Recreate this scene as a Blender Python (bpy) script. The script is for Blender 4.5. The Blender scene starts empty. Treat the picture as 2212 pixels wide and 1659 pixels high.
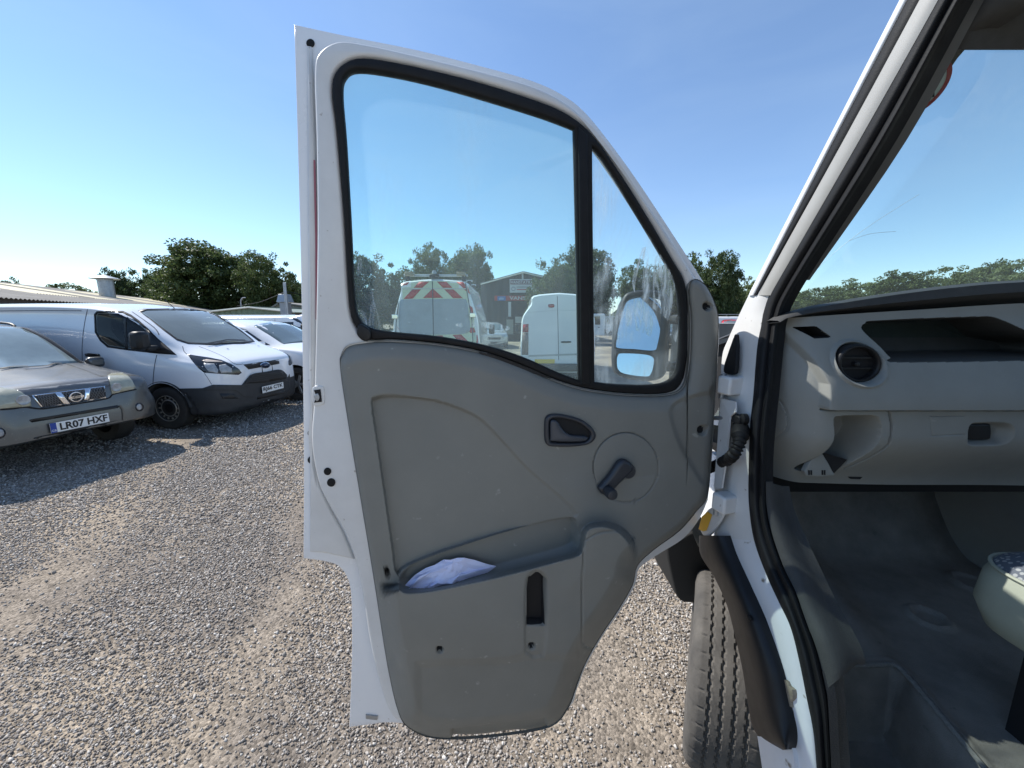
import bpy, bmesh, math, random
import numpy as np
from mathutils import Vector, Matrix
from mathutils.geometry import tessellate_polygon
from mathutils.bvhtree import BVHTree
R = math.radians
scene = bpy.context.scene
COL = scene.collection

# ------------------------------------------------------------------ camera, sky, sun, exposure
W_, F_, CX_, CY_, CAMH, HORIZ = 2212., 831., 1106., 829.5, 1.72, 688.
PITCH = math.atan((CY_ - HORIZ) / F_)
SP, CP = math.sin(PITCH), math.cos(PITCH)
CAM = Vector((0, 0, CAMH))
cam_data = bpy.data.cameras.new('camera')
cam_data.sensor_width = 36.0
cam_data.lens = 36.0 * F_ / W_
cam_data.clip_start = 0.02
cam_data.clip_end = 6000
cam = bpy.data.objects.new('camera', cam_data)
cam.location = CAM
cam.rotation_euler = (math.pi / 2 - PITCH, 0, 0)
COL.objects.link(cam)
scene.camera = cam

SUN_DIR = Vector((-1.02, 0.45, 1.26)).normalized()       # towards the sun: left, a little ahead
SUN_EL = math.asin(SUN_DIR.z)
SUN_AZ = math.atan2(SUN_DIR.x, SUN_DIR.y)               # from +Y towards +X
world = bpy.data.worlds.new('World')
scene.world = world
world.use_nodes = True
nt = world.node_tree
nt.nodes.clear()
sky = nt.nodes.new('ShaderNodeTexSky')
sky.sky_type = 'NISHITA'
sky.sun_disc = False
sky.sun_elevation = SUN_EL
sky.sun_rotation = SUN_AZ
sky.altitude = 100
sky.air_density = 1.0
sky.dust_density = 0.0
sky.ozone_density = 5.0
bg = nt.nodes.new('ShaderNodeBackground')
bg.inputs['Strength'].default_value = 0.122
wo = nt.nodes.new('ShaderNodeOutputWorld')
# faint thin cloud drawn over the whole sky
tcw = nt.nodes.new('ShaderNodeTexCoord'); mpw = nt.nodes.new('ShaderNodeMapping'); mpw.inputs['Scale'].default_value = (1.0, 1.6, 4.0); mpw.inputs['Rotation'].default_value = (0.15, 0.1, 0.4)
nzw = nt.nodes.new('ShaderNodeTexNoise'); nzw.inputs['Scale'].default_value = 1.7; nzw.inputs['Detail'].default_value = 7; nzw.inputs['Roughness'].default_value = .55; nzw.inputs['Distortion'].default_value = .6
mrw = nt.nodes.new('ShaderNodeMapRange'); mrw.inputs[1].default_value = .42; mrw.inputs[2].default_value = .80; mrw.inputs[3].default_value = .07; mrw.inputs[4].default_value = .20
mxw = nt.nodes.new('ShaderNodeMix'); mxw.data_type = 'RGBA'; mxw.inputs[7].default_value = (3.2, 4.2, 5.2, 1)
nt.links.new(tcw.outputs['Generated'], mpw.inputs[0]); nt.links.new(mpw.outputs[0], nzw.inputs[0]); nt.links.new(nzw.outputs[0], mrw.inputs[0]); nt.links.new(mrw.outputs[0], mxw.inputs[0])
nt.links.new(sky.outputs[0], mxw.inputs[6]); nt.links.new(mxw.outputs[2], bg.inputs[0])
nt.links.new(bg.outputs[0], wo.inputs[0])
sun_data = bpy.data.lights.new('sun', 'SUN')
sun_data.energy = 4.2
sun_data.angle = R(0.5)
sun_data.color = (1.0, 0.955, 0.88)
sun = bpy.data.objects.new('sun', sun_data)
sun.rotation_euler = SUN_DIR.to_track_quat('Z', 'Y').to_euler()
sun.location = (-20, 10, 30)
COL.objects.link(sun)
vs = scene.view_settings
vs.view_transform = 'Standard'
vs.look = 'None'
vs.gamma = 1.0
vs.exposure = 0.72
scene.render.engine = 'CYCLES'
cy = scene.cycles
cy.use_denoising = True
cy.max_bounces = 8
cy.diffuse_bounces = 4
cy.glossy_bounces = 4
cy.transparent_max_bounces = 24
cy.transmission_bounces = 6
cy.caustics_reflective = False
cy.caustics_refractive = False
cy.sample_clamp_indirect = 6

# ------------------------------------------------------------------ pixel rays and frames
def ray(x, y):
    u = (x - CX_) / F_; v = (CY_ - y) / F_
    return Vector((u, CP + v * SP, -SP + v * CP))
def at_y(x, y, Y):
    d = ray(x, y); return CAM + d * (Y / d.y)
def at_z(x, y, Z):
    d = ray(x, y); return CAM + d * ((Z - CAMH) / d.z)
def at_x(x, y, X):
    d = ray(x, y); return CAM + d * (X / d.x)
def rays_np(x, y):
    u = (np.asarray(x, float) - CX_) / F_; v = (CY_ - np.asarray(y, float)) / F_
    return np.stack([u, CP + v * SP, -SP + v * CP], -1)

class PlaneFrame:
    """plane through o with normal n (towards the viewer); pt() gives the place on it, w metres proud, seen at a photo pixel"""
    def __init__(s, o, n, lean_z=None, lean=0.0):
        s.o = Vector(o); s.n = Vector(n).normalized(); s.lz = lean_z; s.lean = lean
    def pts(s, x, y, w):
        d = rays_np(x, y); n = np.array(s.n); w = np.broadcast_to(np.asarray(w, float), d.shape[:-1])
        base = float(s.n.dot(s.o - CAM)); dn = d @ n
        t = (base + w) / dn
        if s.lz is not None:
            for _ in range(5):
                z = CAMH + d[..., 2] * t
                t = (base + w + s.lean * np.maximum(0, z - s.lz)) / dn
        return np.array(CAM) + d * t[..., None]
    def pt(s, x, y, w=0.0):
        return Vector(s.pts(np.array([x]), np.array([y]), np.array([w]))[0])

# ------------------------------------------------------------------ materials
MATS = {}
def mat(name, col, rough=0.5, metal=0.0, spec=0.5, noise=None, bump=None, coat=0.0, emit=None, second=None, speck=None, trans=None, alpha=None):
    if name in MATS: return MATS[name]
    m = bpy.data.materials.new(name); m.use_nodes = True
    t = m.node_tree; p = t.nodes['Principled BSDF']
    c = tuple(col) + (1,) if len(col) == 3 else col
    p.inputs['Base Color'].default_value = c
    p.inputs['Roughness'].default_value = rough
    p.inputs['Metallic'].default_value = metal
    p.inputs['Specular IOR Level'].default_value = spec
    p.inputs['Coat Weight'].default_value = coat
    p.inputs['Coat Roughness'].default_value = 0.06
    tc = t.nodes.new('ShaderNodeTexCoord')
    out = None
    if noise:
        sc, amt = noise
        n = t.nodes.new('ShaderNodeTexNoise'); n.inputs['Scale'].default_value = sc; n.inputs['Detail'].default_value = 7
        n.inputs['Roughness'].default_value = 0.65
        t.links.new(tc.outputs['Object'], n.inputs['Vector'])
        r = t.nodes.new('ShaderNodeMapRange'); r.inputs[1].default_value = 0.3; r.inputs[2].default_value = 0.7
        t.links.new(n.outputs[0], r.inputs[0])
        mx = t.nodes.new('ShaderNodeMix'); mx.data_type = 'RGBA'
        b = second if second else tuple(max(0, v * (1 - amt)) for v in c[:3])
        mx.inputs[6].default_value = c; mx.inputs[7].default_value = tuple(b) + (1,)
        mu = t.nodes.new('ShaderNodeMath'); mu.operation = 'MULTIPLY'; mu.inputs[1].default_value = 1.0 if not second else amt
        t.links.new(r.outputs[0], mu.inputs[0]); t.links.new(mu.outputs[0], mx.inputs[0])
        out = mx.outputs[2]
        rr = t.nodes.new('ShaderNodeMapRange'); rr.inputs[3].default_value = max(0.02, rough - 0.08); rr.inputs[4].default_value = min(1, rough + 0.1)
        t.links.new(n.outputs[0], rr.inputs[0]); t.links.new(rr.outputs[0], p.inputs['Roughness'])
    if speck:      # small dirt spots: (scale, threshold, colour)
        n = t.nodes.new('ShaderNodeTexNoise'); n.inputs['Scale'].default_value = speck[0]; n.inputs['Detail'].default_value = 3
        t.links.new(tc.outputs['Object'], n.inputs['Vector'])
        r = t.nodes.new('ShaderNodeMapRange'); r.inputs[1].default_value = speck[1]; r.inputs[2].default_value = speck[1] + 0.06
        t.links.new(n.outputs[0], r.inputs[0])
        mx = t.nodes.new('ShaderNodeMix'); mx.data_type = 'RGBA'
        mx.inputs[7].default_value = tuple(speck[2]) + (1,)
        if out: t.links.new(out, mx.inputs[6])
        else: mx.inputs[6].default_value = c
        t.links.new(r.outputs[0], mx.inputs[0]); out = mx.outputs[2]
    if out: t.links.new(out, p.inputs['Base Color'])
    if bump:
        sc, st = bump[:2]
        n = t.nodes.new('ShaderNodeTexNoise'); n.inputs['Scale'].default_value = sc; n.inputs['Detail'].default_value = 4
        t.links.new(tc.outputs['Object'], n.inputs['Vector'])
        b = t.nodes.new('ShaderNodeBump'); b.inputs['Strength'].default_value = st; b.inputs['Distance'].default_value = bump[2] if len(bump) > 2 else 0.004
        t.links.new(n.outputs[0], b.inputs['Height']); t.links.new(b.outputs[0], p.inputs['Normal'])
    if emit:
        p.inputs['Emission Color'].default_value = tuple(emit[:3]) + (1,); p.inputs['Emission Strength'].default_value = emit[3]
    MATS[name] = m
    return m

def glass_mat(name, tint, refl=1.0, dust=0.0, dust_scale=3.0, stretch=(1, 1, 1), dust_lo=0.5, dust_hi=0.8, base_dust_sheen=0.0, rough=0.0, dcol=(.8, .82, .8), fine=(60, 14)):
    """thin glass sheet: tinted see-through, mirror-like at grazing angles, with dust and wipe marks, or a painted sky sheen, on it"""
    m = bpy.data.materials.new(name); m.use_nodes = True
    t = m.node_tree; t.nodes.clear(); L = t.links
    o = t.nodes.new('ShaderNodeOutputMaterial')
    tr = t.nodes.new('ShaderNodeBsdfTransparent'); tr.inputs[0].default_value = tuple(tint) + (1,)
    gl = t.nodes.new('ShaderNodeBsdfGlossy'); gl.inputs['Roughness'].default_value = rough
    fr = t.nodes.new('ShaderNodeFresnel'); fr.inputs[0].default_value = 1.45
    mu = t.nodes.new('ShaderNodeMath'); mu.operation = 'MULTIPLY'; mu.inputs[1].default_value = refl
    L.new(fr.outputs[0], mu.inputs[0])
    m1 = t.nodes.new('ShaderNodeMixShader'); L.new(mu.outputs[0], m1.inputs[0]); L.new(tr.outputs[0], m1.inputs[1]); L.new(gl.outputs[0], m1.inputs[2])
    last = m1
    if dust > 0 or base_dust_sheen > 0:
        tc = t.nodes.new('ShaderNodeTexCoord'); mp = t.nodes.new('ShaderNodeMapping'); mp.inputs['Scale'].default_value = stretch
        L.new(tc.outputs['Object'], mp.inputs[0])
        n = t.nodes.new('ShaderNodeTexNoise'); n.inputs['Scale'].default_value = dust_scale; n.inputs['Detail'].default_value = 5; n.inputs['Distortion'].default_value = 1.2
        L.new(mp.outputs[0], n.inputs[0])
        n2 = t.nodes.new('ShaderNodeTexNoise'); n2.inputs['Scale'].default_value = fine[0]; n2.inputs['Detail'].default_value = 4
        mp2 = t.nodes.new('ShaderNodeMapping'); mp2.inputs['Scale'].default_value = (1, 1, fine[1] / fine[0] * 2); mp2.inputs['Rotation'].default_value = (0.0, 0.35, 0)
        L.new(tc.outputs['Object'], mp2.inputs[0]); L.new(mp2.outputs[0], n2.inputs[0])
        r = t.nodes.new('ShaderNodeMapRange'); r.inputs[1].default_value = dust_lo; r.inputs[2].default_value = dust_hi
        L.new(n.outputs[0], r.inputs[0])
        r2 = t.nodes.new('ShaderNodeMapRange'); r2.inputs[1].default_value = 0.42; r2.inputs[2].default_value = 0.72; r2.inputs[3].default_value = 0.25
        L.new(n2.outputs[0], r2.inputs[0])
        a = t.nodes.new('ShaderNodeMath'); a.operation = 'MULTIPLY'; L.new(r.outputs[0], a.inputs[0]); L.new(r2.outputs[0], a.inputs[1])
        b = t.nodes.new('ShaderNodeMath'); b.operation = 'MULTIPLY_ADD'; b.inputs[1].default_value = dust; b.inputs[2].default_value = base_dust_sheen; b.use_clamp = True
        L.new(a.outputs[0], b.inputs[0])
        df = t.nodes.new('ShaderNodeBsdfDiffuse'); df.inputs[0].default_value = tuple(dcol) + (1,)
        tl = t.nodes.new('ShaderNodeBsdfTranslucent'); tl.inputs[0].default_value = tuple(dcol) + (1,)
        md = t.nodes.new('ShaderNodeMixShader'); md.inputs[0].default_value = 0.55; L.new(df.outputs[0], md.inputs[1]); L.new(tl.outputs[0], md.inputs[2])
        m2 = t.nodes.new('ShaderNodeMixShader'); L.new(b.outputs[0], m2.inputs[0]); L.new(last.outputs[0], m2.inputs[1]); L.new(md.outputs[0], m2.inputs[2])
        last = m2
    L.new(last.outputs[0], o.inputs[0])
    MATS[name] = m
    return m

# ------------------------------------------------------------------ object helpers
def tag(o, label=None, cat=None, group=None, kind=None):
    if label: o['label'] = label
    if cat: o['category'] = cat
    if group: o['group'] = group
    if kind: o['kind'] = kind
    return o
def empty(name, loc=(0, 0, 0), rz=0.0):
    o = bpy.data.objects.new(name, None); o.empty_display_size = 0.2
    o.location = loc; o.rotation_euler = (0, 0, rz); COL.objects.link(o); return o
def link(name, me, m=None, parent=None, local=False):
    o = bpy.data.objects.new(name, me); COL.objects.link(o)
    if m is not None and not me.materials: me.materials.append(m)
    if parent is not None:
        o.parent = parent
        if not local:
            bpy.context.view_layer.update()
            o.matrix_parent_inverse = parent.matrix_world.inverted()
    return o
def smooth(me, ang=35):
    me.shade_smooth() if hasattr(me, 'shade_smooth') else [setattr(p, 'use_smooth', True) for p in me.polygons]
    if ang is not None: me.set_sharp_from_angle(angle=R(ang))
def make(name, verts, faces, m=None, parent=None, ang=35, local=False, recalc=True):
    me = bpy.data.meshes.new(name)
    me.from_pydata([tuple(v) for v in verts], [], [tuple(f) for f in faces])
    if recalc:
        bm = bmesh.new(); bm.from_mesh(me); bmesh.ops.recalc_face_normals(bm, faces=bm.faces); bm.to_mesh(me); bm.free()
    me.update()
    if ang is not None: smooth(me, ang)
    return link(name, me, m, parent, local)
def solid(o, t, off=-1):
    s = o.modifiers.new('thickness', 'SOLIDIFY'); s.thickness = t; s.offset = off; return o
def bevel(o, wd, seg=2):
    b = o.modifiers.new('bevel', 'BEVEL'); b.width = wd; b.segments = seg; b.limit_method = 'ANGLE'; b.angle_limit = R(35); return o
def cr(pts, n=5, closed=True, sharp=()):
    """Catmull-Rom through points; indices in sharp stay corners"""
    P = [tuple(map(float, p)) for p in pts]; k = len(P); out = []
    for i in range(k if closed else k - 1):
        p1, p2 = P[i], P[(i + 1) % k]
        p0 = P[(i - 1) % k] if (closed or i > 0) else p1
        p3 = P[(i + 2) % k] if (closed or i + 2 < k) else p2
        if i in sharp: p0 = p1
        if (i + 1) % k in sharp: p3 = p2
        for j in range(n):
            t = j / n; t2 = t * t; t3 = t2 * t
            out.append(tuple(0.5 * (2 * b + (c - a) * t + (2 * a - 5 * b + 4 * c - d) * t2 + (3 * b - a - 3 * c + d) * t3) for a, b, c, d in zip(p0, p1, p2, p3)))
    if not closed: out.append(P[-1])
    return out
def resamp(pts, n):
    P = np.array(pts, float); s = np.concatenate([[0], np.cumsum(np.linalg.norm(np.diff(P, axis=0), axis=1))])
    q = np.linspace(0, s[-1], n)
    return np.stack([np.interp(q, s, P[:, i]) for i in range(P.shape[1])], 1)
def area2(p):
    return 0.5 * sum(p[i][0] * p[(i + 1) % len(p)][1] - p[(i + 1) % len(p)][0] * p[i][1] for i in range(len(p)))
def offset(p, d):
    """move a closed 2-D loop d to its left"""
    n = len(p); out = []
    for i in range(n):
        a, b, c = p[i - 1], p[i], p[(i + 1) % n]
        e1 = Vector((b[0] - a[0], b[1] - a[1])); e2 = Vector((c[0] - b[0], c[1] - b[1]))
        if e1.length < 1e-9: e1 = e2
        if e2.length < 1e-9: e2 = e1
        e1.normalize(); e2.normalize()
        n1 = Vector((-e1.y, e1.x)); n2 = Vector((-e2.y, e2.x)); m = n1 + n2
        if m.length < 1e-6: m = n1
        m.normalize(); k = d / max(0.5, m.dot(n1))
        out.append((b[0] + m.x * k, b[1] + m.y * k))
    return out
def prism(name, loops, fr, w0, w1, m, parent=None, bpx=0.0, bw=0.0, seg=3, ang=40, local=False):
    """solid plate: loops[0] outline, others holes (photo pixels in frame fr), from depth w0 to w1, front edge rounded"""
    L = []
    for i, l in enumerate(loops):
        l = [tuple(q[:2]) for q in l]; a = area2(l)
        if (i == 0 and a < 0) or (i > 0 and a > 0): l.reverse()
        L.append(l)
    layers = [(0.0, w0)]
    if bpx > 0:
        for k in range(seg + 1):
            a = math.pi / 2 * k / seg
            layers.append((bpx * (1 - math.cos(a)), w1 - bw * (1 - math.sin(a))))
    else: layers.append((0.0, w1))
    V = []; Fc = []; starts = []
    nv = sum(len(l) for l in L)
    for (of, w) in layers:
        starts.append(len(V))
        for l in L:
            q = offset(l, of) if of > 0 else l
            q = np.array(q)
            pw = fr.pts(q[:, 0], q[:, 1], np.full(len(q), w1)) + np.array(fr.n) * (w - w1)
            V += [tuple(v) for v in pw]
    base = 0
    for l in L:
        k = len(l)
        for a in range(len(layers) - 1):
            for i in range(k):
                j = (i + 1) % k
                Fc.append((starts[a] + base + i, starts[a] + base + j, starts[a + 1] + base + j, starts[a + 1] + base + i))
        base += k
    of = layers[-1][0]
    cap = [[Vector((q[0], q[1], 0)) for q in (offset(l, of) if of > 0 else l)] for l in L]
    for t in tessellate_polygon(cap):
        Fc.append(tuple(starts[-1] + i for i in t))
    cap = [[Vector((q[0], q[1], 0)) for q in l] for l in L]
    for t in tessellate_polygon(cap):
        Fc.append(tuple(starts[0] + i for i in reversed(t)))
    return make(name, V, Fc, m, parent, ang, local)
def grid(name, P, m=None, parent=None, ang=35, closed_u=False, closed_v=False, caps=False, local=False):
    """quad sheet from an array rows x cols x 3"""
    P = np.asarray(P, float); r, c = P.shape[:2]; F = []
    for i in range(r if closed_u else r - 1):
        for j in range(c if closed_v else c - 1):
            a, b = i, (i + 1) % r; d, e = j, (j + 1) % c
            F.append((a * c + d, a * c + e, b * c + e, b * c + d))
    if caps and closed_v:
        F.append(tuple(range(c - 1, -1, -1))); F.append(tuple((r - 1) * c + j for j in range(c)))
    return make(name, P.reshape(-1, 3), F, m, parent, ang, local)
def tube(name, pts, rad, m, parent=None, n=10, sub=4, local=False, ang=40):
    P = [Vector(p) for p in (cr(pts, sub, False) if len(pts) > 2 and sub > 1 else pts)]
    rads = rad if hasattr(rad, '__len__') else [rad] * len(pts)
    rr = np.interp(np.linspace(0, 1, len(P)), np.linspace(0, 1, len(rads)), rads)
    rows = []; up = Vector((0, 0, 1)); prev = None
    for i, p in enumerate(P):
        t = (P[min(i + 1, len(P) - 1)] - P[max(i - 1, 0)]).normalized()
        if prev is None:
            a = t.cross(up) if abs(t.dot(up)) < 0.95 else t.cross(Vector((1, 0, 0)))
        else: a = prev - t * prev.dot(t)
        a.normalize(); prev = a; b = t.cross(a)
        rows.append([tuple(p + (a * math.cos(2 * math.pi * k / n) + b * math.sin(2 * math.pi * k / n)) * rr[i]) for k in range(n)])
    return grid(name, rows, m, parent, ang, closed_v=True, caps=True, local=local)
def box(name, c, s, m, parent=None, rz=0.0, bv=0.0, local=False, ang=40, taper=None):
    cx, cy_, cz = c; sx, sy, sz = (q / 2 for q in s); ca, sa = math.cos(rz), math.sin(rz); V = []
    for k in (-1, 1):
        tx, ty = taper if (taper and k == 1) else (1, 1)
        for (a, b) in ((-1, -1), (1, -1), (1, 1), (-1, 1)):
            x, y = a * sx * tx, b * sy * ty; V.append((cx + x * ca - y * sa, cy_ + x * sa + y * ca, cz + k * sz))
    F = [(3, 2, 1, 0), (4, 5, 6, 7)] + [(i, (i + 1) % 4, 4 + (i + 1) % 4, 4 + i) for i in range(4)]
    o = make(name, V, F, m, parent, ang, local)
    if bv: bevel(o, bv)
    return o
def lathe(name, prof, m, parent=None, n=32, mtx=None, local=False, ang=35, ring=False):
    """prof: (radius, height) pairs turned about z"""
    rows = []
    M = mtx or Matrix()
    for (r, h) in prof:
        rows.append([tuple(M @ Vector((r * math.cos(2 * math.pi * k / n), r * math.sin(2 * math.pi * k / n), h))) for k in range(n)])
    return grid(name, rows, m, parent, ang, closed_u=ring, closed_v=True, caps=not ring, local=local)
def sdf(px, py, poly):
    """signed distance (negative inside) of points to a closed 2-D polygon"""
    px = np.asarray(px, float); py = np.asarray(py, float)
    P = np.array([q[:2] for q in poly], float); d = np.full(px.shape, 1e18); ins = np.zeros(px.shape, bool)
    for i in range(len(P)):
        a, b = P[i - 1], P[i]; ex, ey = b - a; wx, wy = px - a[0], py - a[1]
        t = np.clip((wx * ex + wy * ey) / max(ex * ex + ey * ey, 1e-12), 0, 1)
        d = np.minimum(d, (wx - ex * t) ** 2 + (wy - ey * t) ** 2)
        c = (a[1] > py) != (b[1] > py)
        with np.errstate(divide='ignore', invalid='ignore'):
            xi = a[0] + (py - a[1]) * ex / (ey if abs(ey) > 1e-12 else 1e-12)
        ins ^= c & (px < xi)
    return np.where(ins, -1, 1) * np.sqrt(d)
def linedist(px, py, line):
    d = np.full(np.shape(px), 1e18); P = np.array(line, float)
    for a, b in zip(P[:-1], P[1:]):
        ex, ey = b - a; wx, wy = px - a[0], py - a[1]
        t = np.clip((wx * ex + wy * ey) / max(ex * ex + ey * ey, 1e-12), 0, 1)
        d = np.minimum(d, (wx - ex * t) ** 2 + (wy - ey * t) ** 2)
    return np.sqrt(d)
def ss(x, a, b):
    t = np.clip((x - a) / (b - a), 0, 1); return t * t * (3 - 2 * t)
def text_mesh(name, s, size, m, parent=None, mtx=None, extrude=0.002, local=False, bold=0.0, align='CENTER', sx=1.0):
    cu = bpy.data.curves.new(name, 'FONT'); cu.body = s; cu.size = size; cu.extrude = extrude; cu.align_x = align; cu.align_y = 'CENTER'
    cu.offset = bold; cu.resolution_u = 3
    tmp = bpy.data.objects.new(name, cu); COL.objects.link(tmp)
    dg = bpy.context.evaluated_depsgraph_get(); me = bpy.data.meshes.new_from_object(tmp.evaluated_get(dg))
    bpy.data.objects.remove(tmp)
    M = (mtx or Matrix()) @ Matrix.Diagonal((sx, 1, 1, 1)); me.transform(M); me.materials.clear()
    me.name = name
    return link(name, me, m, parent, local)
def basis(o, x, y):
    """matrix with local x and y axes along given vectors"""
    x = Vector(x).normalized(); y = Vector(y); y = (y - x * y.dot(x)).normalized(); z = x.cross(y)
    M = Matrix.Identity(4)
    for i in range(3): M[i][0], M[i][1], M[i][2], M[i][3] = x[i], y[i], z[i], o[i]
    return M

# ------------------------------------------------------------------ common materials
WHITE = mat('white_paint', (.74, .75, .76), 0.25, coat=.6, noise=(2.5, .05), speck=(60, .74, (.42, .39, .35)))
WHITE_IN = mat('white_paint_door', (.66, .66, .65), 0.36, coat=.25, noise=(5, .16), speck=(75, .71, (.33, .30, .27)))
BLACK_RUB = mat('black_rubber', (.010, .0105, .012), 0.6, spec=.25, noise=(30, .3), bump=(300, .15, .002))
BLACK_PL = mat('black_plastic', (.014, .0145, .016), 0.45, spec=.3, noise=(20, .3))
DARK = mat('dark_void', (.006, .006, .007), 0.8)
TRIM = mat('grey_trim', (.196, .198, .180), 0.55, noise=(3.5, .14), bump=(1100, .5, .0014), speck=(38, .70, (.27, .28, .255)))
CHROME = mat('chrome', (.75, .76, .78), 0.12, metal=1)
STEEL = mat('galvanised_steel', (.42, .44, .46), 0.45, metal=.7, noise=(4, .25))
TYRE = mat('tyre_rubber', (.03, .029, .028), 0.75, noise=(14, .3), bump=(200, .3, .002))
# ------------------------------------------------------------------ ground and gravel
def ground_material():
    m = bpy.data.materials.new('gravel_yard'); m.use_nodes = True; t = m.node_tree; L = t.links
    p = t.nodes['Principled BSDF']; p.inputs['Roughness'].default_value = 0.95; p.inputs['Specular IOR Level'].default_value = 0.15
    g = t.nodes.new('ShaderNodeNewGeometry')
    def nz(sc, det=6, ro=.6):
        n = t.nodes.new('ShaderNodeTexNoise'); n.inputs['Scale'].default_value = sc; n.inputs['Detail'].default_value = det; n.inputs['Roughness'].default_value = ro
        L.new(g.outputs['Position'], n.inputs['Vector']); return n
    n1 = nz(0.55); n2 = nz(9, 5); 
    v = t.nodes.new('ShaderNodeTexVoronoi'); v.inputs['Scale'].default_value = 85; L.new(g.outputs['Position'], v.inputs['Vector'])
    v2 = t.nodes.new('ShaderNodeTexVoronoi'); v2.inputs['Scale'].default_value = 38; L.new(g.outputs['Position'], v2.inputs['Vector'])
    r1 = t.nodes.new('ShaderNodeMapRange'); r1.inputs[1].default_value = .42; r1.inputs[2].default_value = .62; L.new(n1.outputs[0], r1.inputs[0])
    mx = t.nodes.new('ShaderNodeMix'); mx.data_type = 'RGBA'; mx.inputs[6].default_value = (.20, .172, .146, 1); mx.inputs[7].default_value = (.35, .29, .222, 1)
    L.new(r1.outputs[0], mx.inputs[0])
    mx2 = t.nodes.new('ShaderNodeMix'); mx2.data_type = 'RGBA'; mx2.blend_type = 'MULTIPLY'; mx2.inputs[0].default_value = .75
    sep = t.nodes.new('ShaderNodeSeparateColor'); L.new(v.outputs['Color'], sep.inputs[0])
    r2 = t.nodes.new('ShaderNodeMapRange'); r2.inputs[3].default_value = .42; r2.inputs[4].default_value = 1.5; r2.clamp = False; L.new(sep.outputs[0], r2.inputs[0])
    L.new(mx.outputs[2], mx2.inputs[6]); L.new(r2.outputs[0], mx2.inputs[7])
    mx3 = t.nodes.new('ShaderNodeMix'); mx3.data_type = 'RGBA'; mx3.blend_type = 'MULTIPLY'; mx3.inputs[0].default_value = .6
    r3 = t.nodes.new('ShaderNodeMapRange'); r3.inputs[1].default_value = .3; r3.inputs[2].default_value = .7; r3.inputs[3].default_value = .7; r3.inputs[4].default_value = 1.25; L.new(n2.outputs[0], r3.inputs[0])
    L.new(mx2.outputs[2], mx3.inputs[6]); L.new(r3.outputs[0], mx3.inputs[7]); L.new(mx3.outputs[2], p.inputs['Base Color'])
    ad = t.nodes.new('ShaderNodeMath'); ad.operation = 'ADD'; L.new(v.outputs[0], ad.inputs[0]); L.new(v2.outputs[0], ad.inputs[1])
    b = t.nodes.new('ShaderNodeBump'); b.inputs['Strength'].default_value = .8; b.inputs['Distance'].default_value = .007; b.invert = True
    n4 = nz(70, 8, .75); ad2 = t.nodes.new('ShaderNodeMath'); ad2.operation = 'MULTIPLY_ADD'; ad2.inputs[1].default_value = 1.6; L.new(n4.outputs[0], ad2.inputs[0]); L.new(ad.outputs[0], ad2.inputs[2])
    L.new(ad2.outputs[0], b.inputs['Height']); L.new(b.outputs[0], p.inputs['Normal'])
    return m
GROUND = ground_material()
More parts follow.
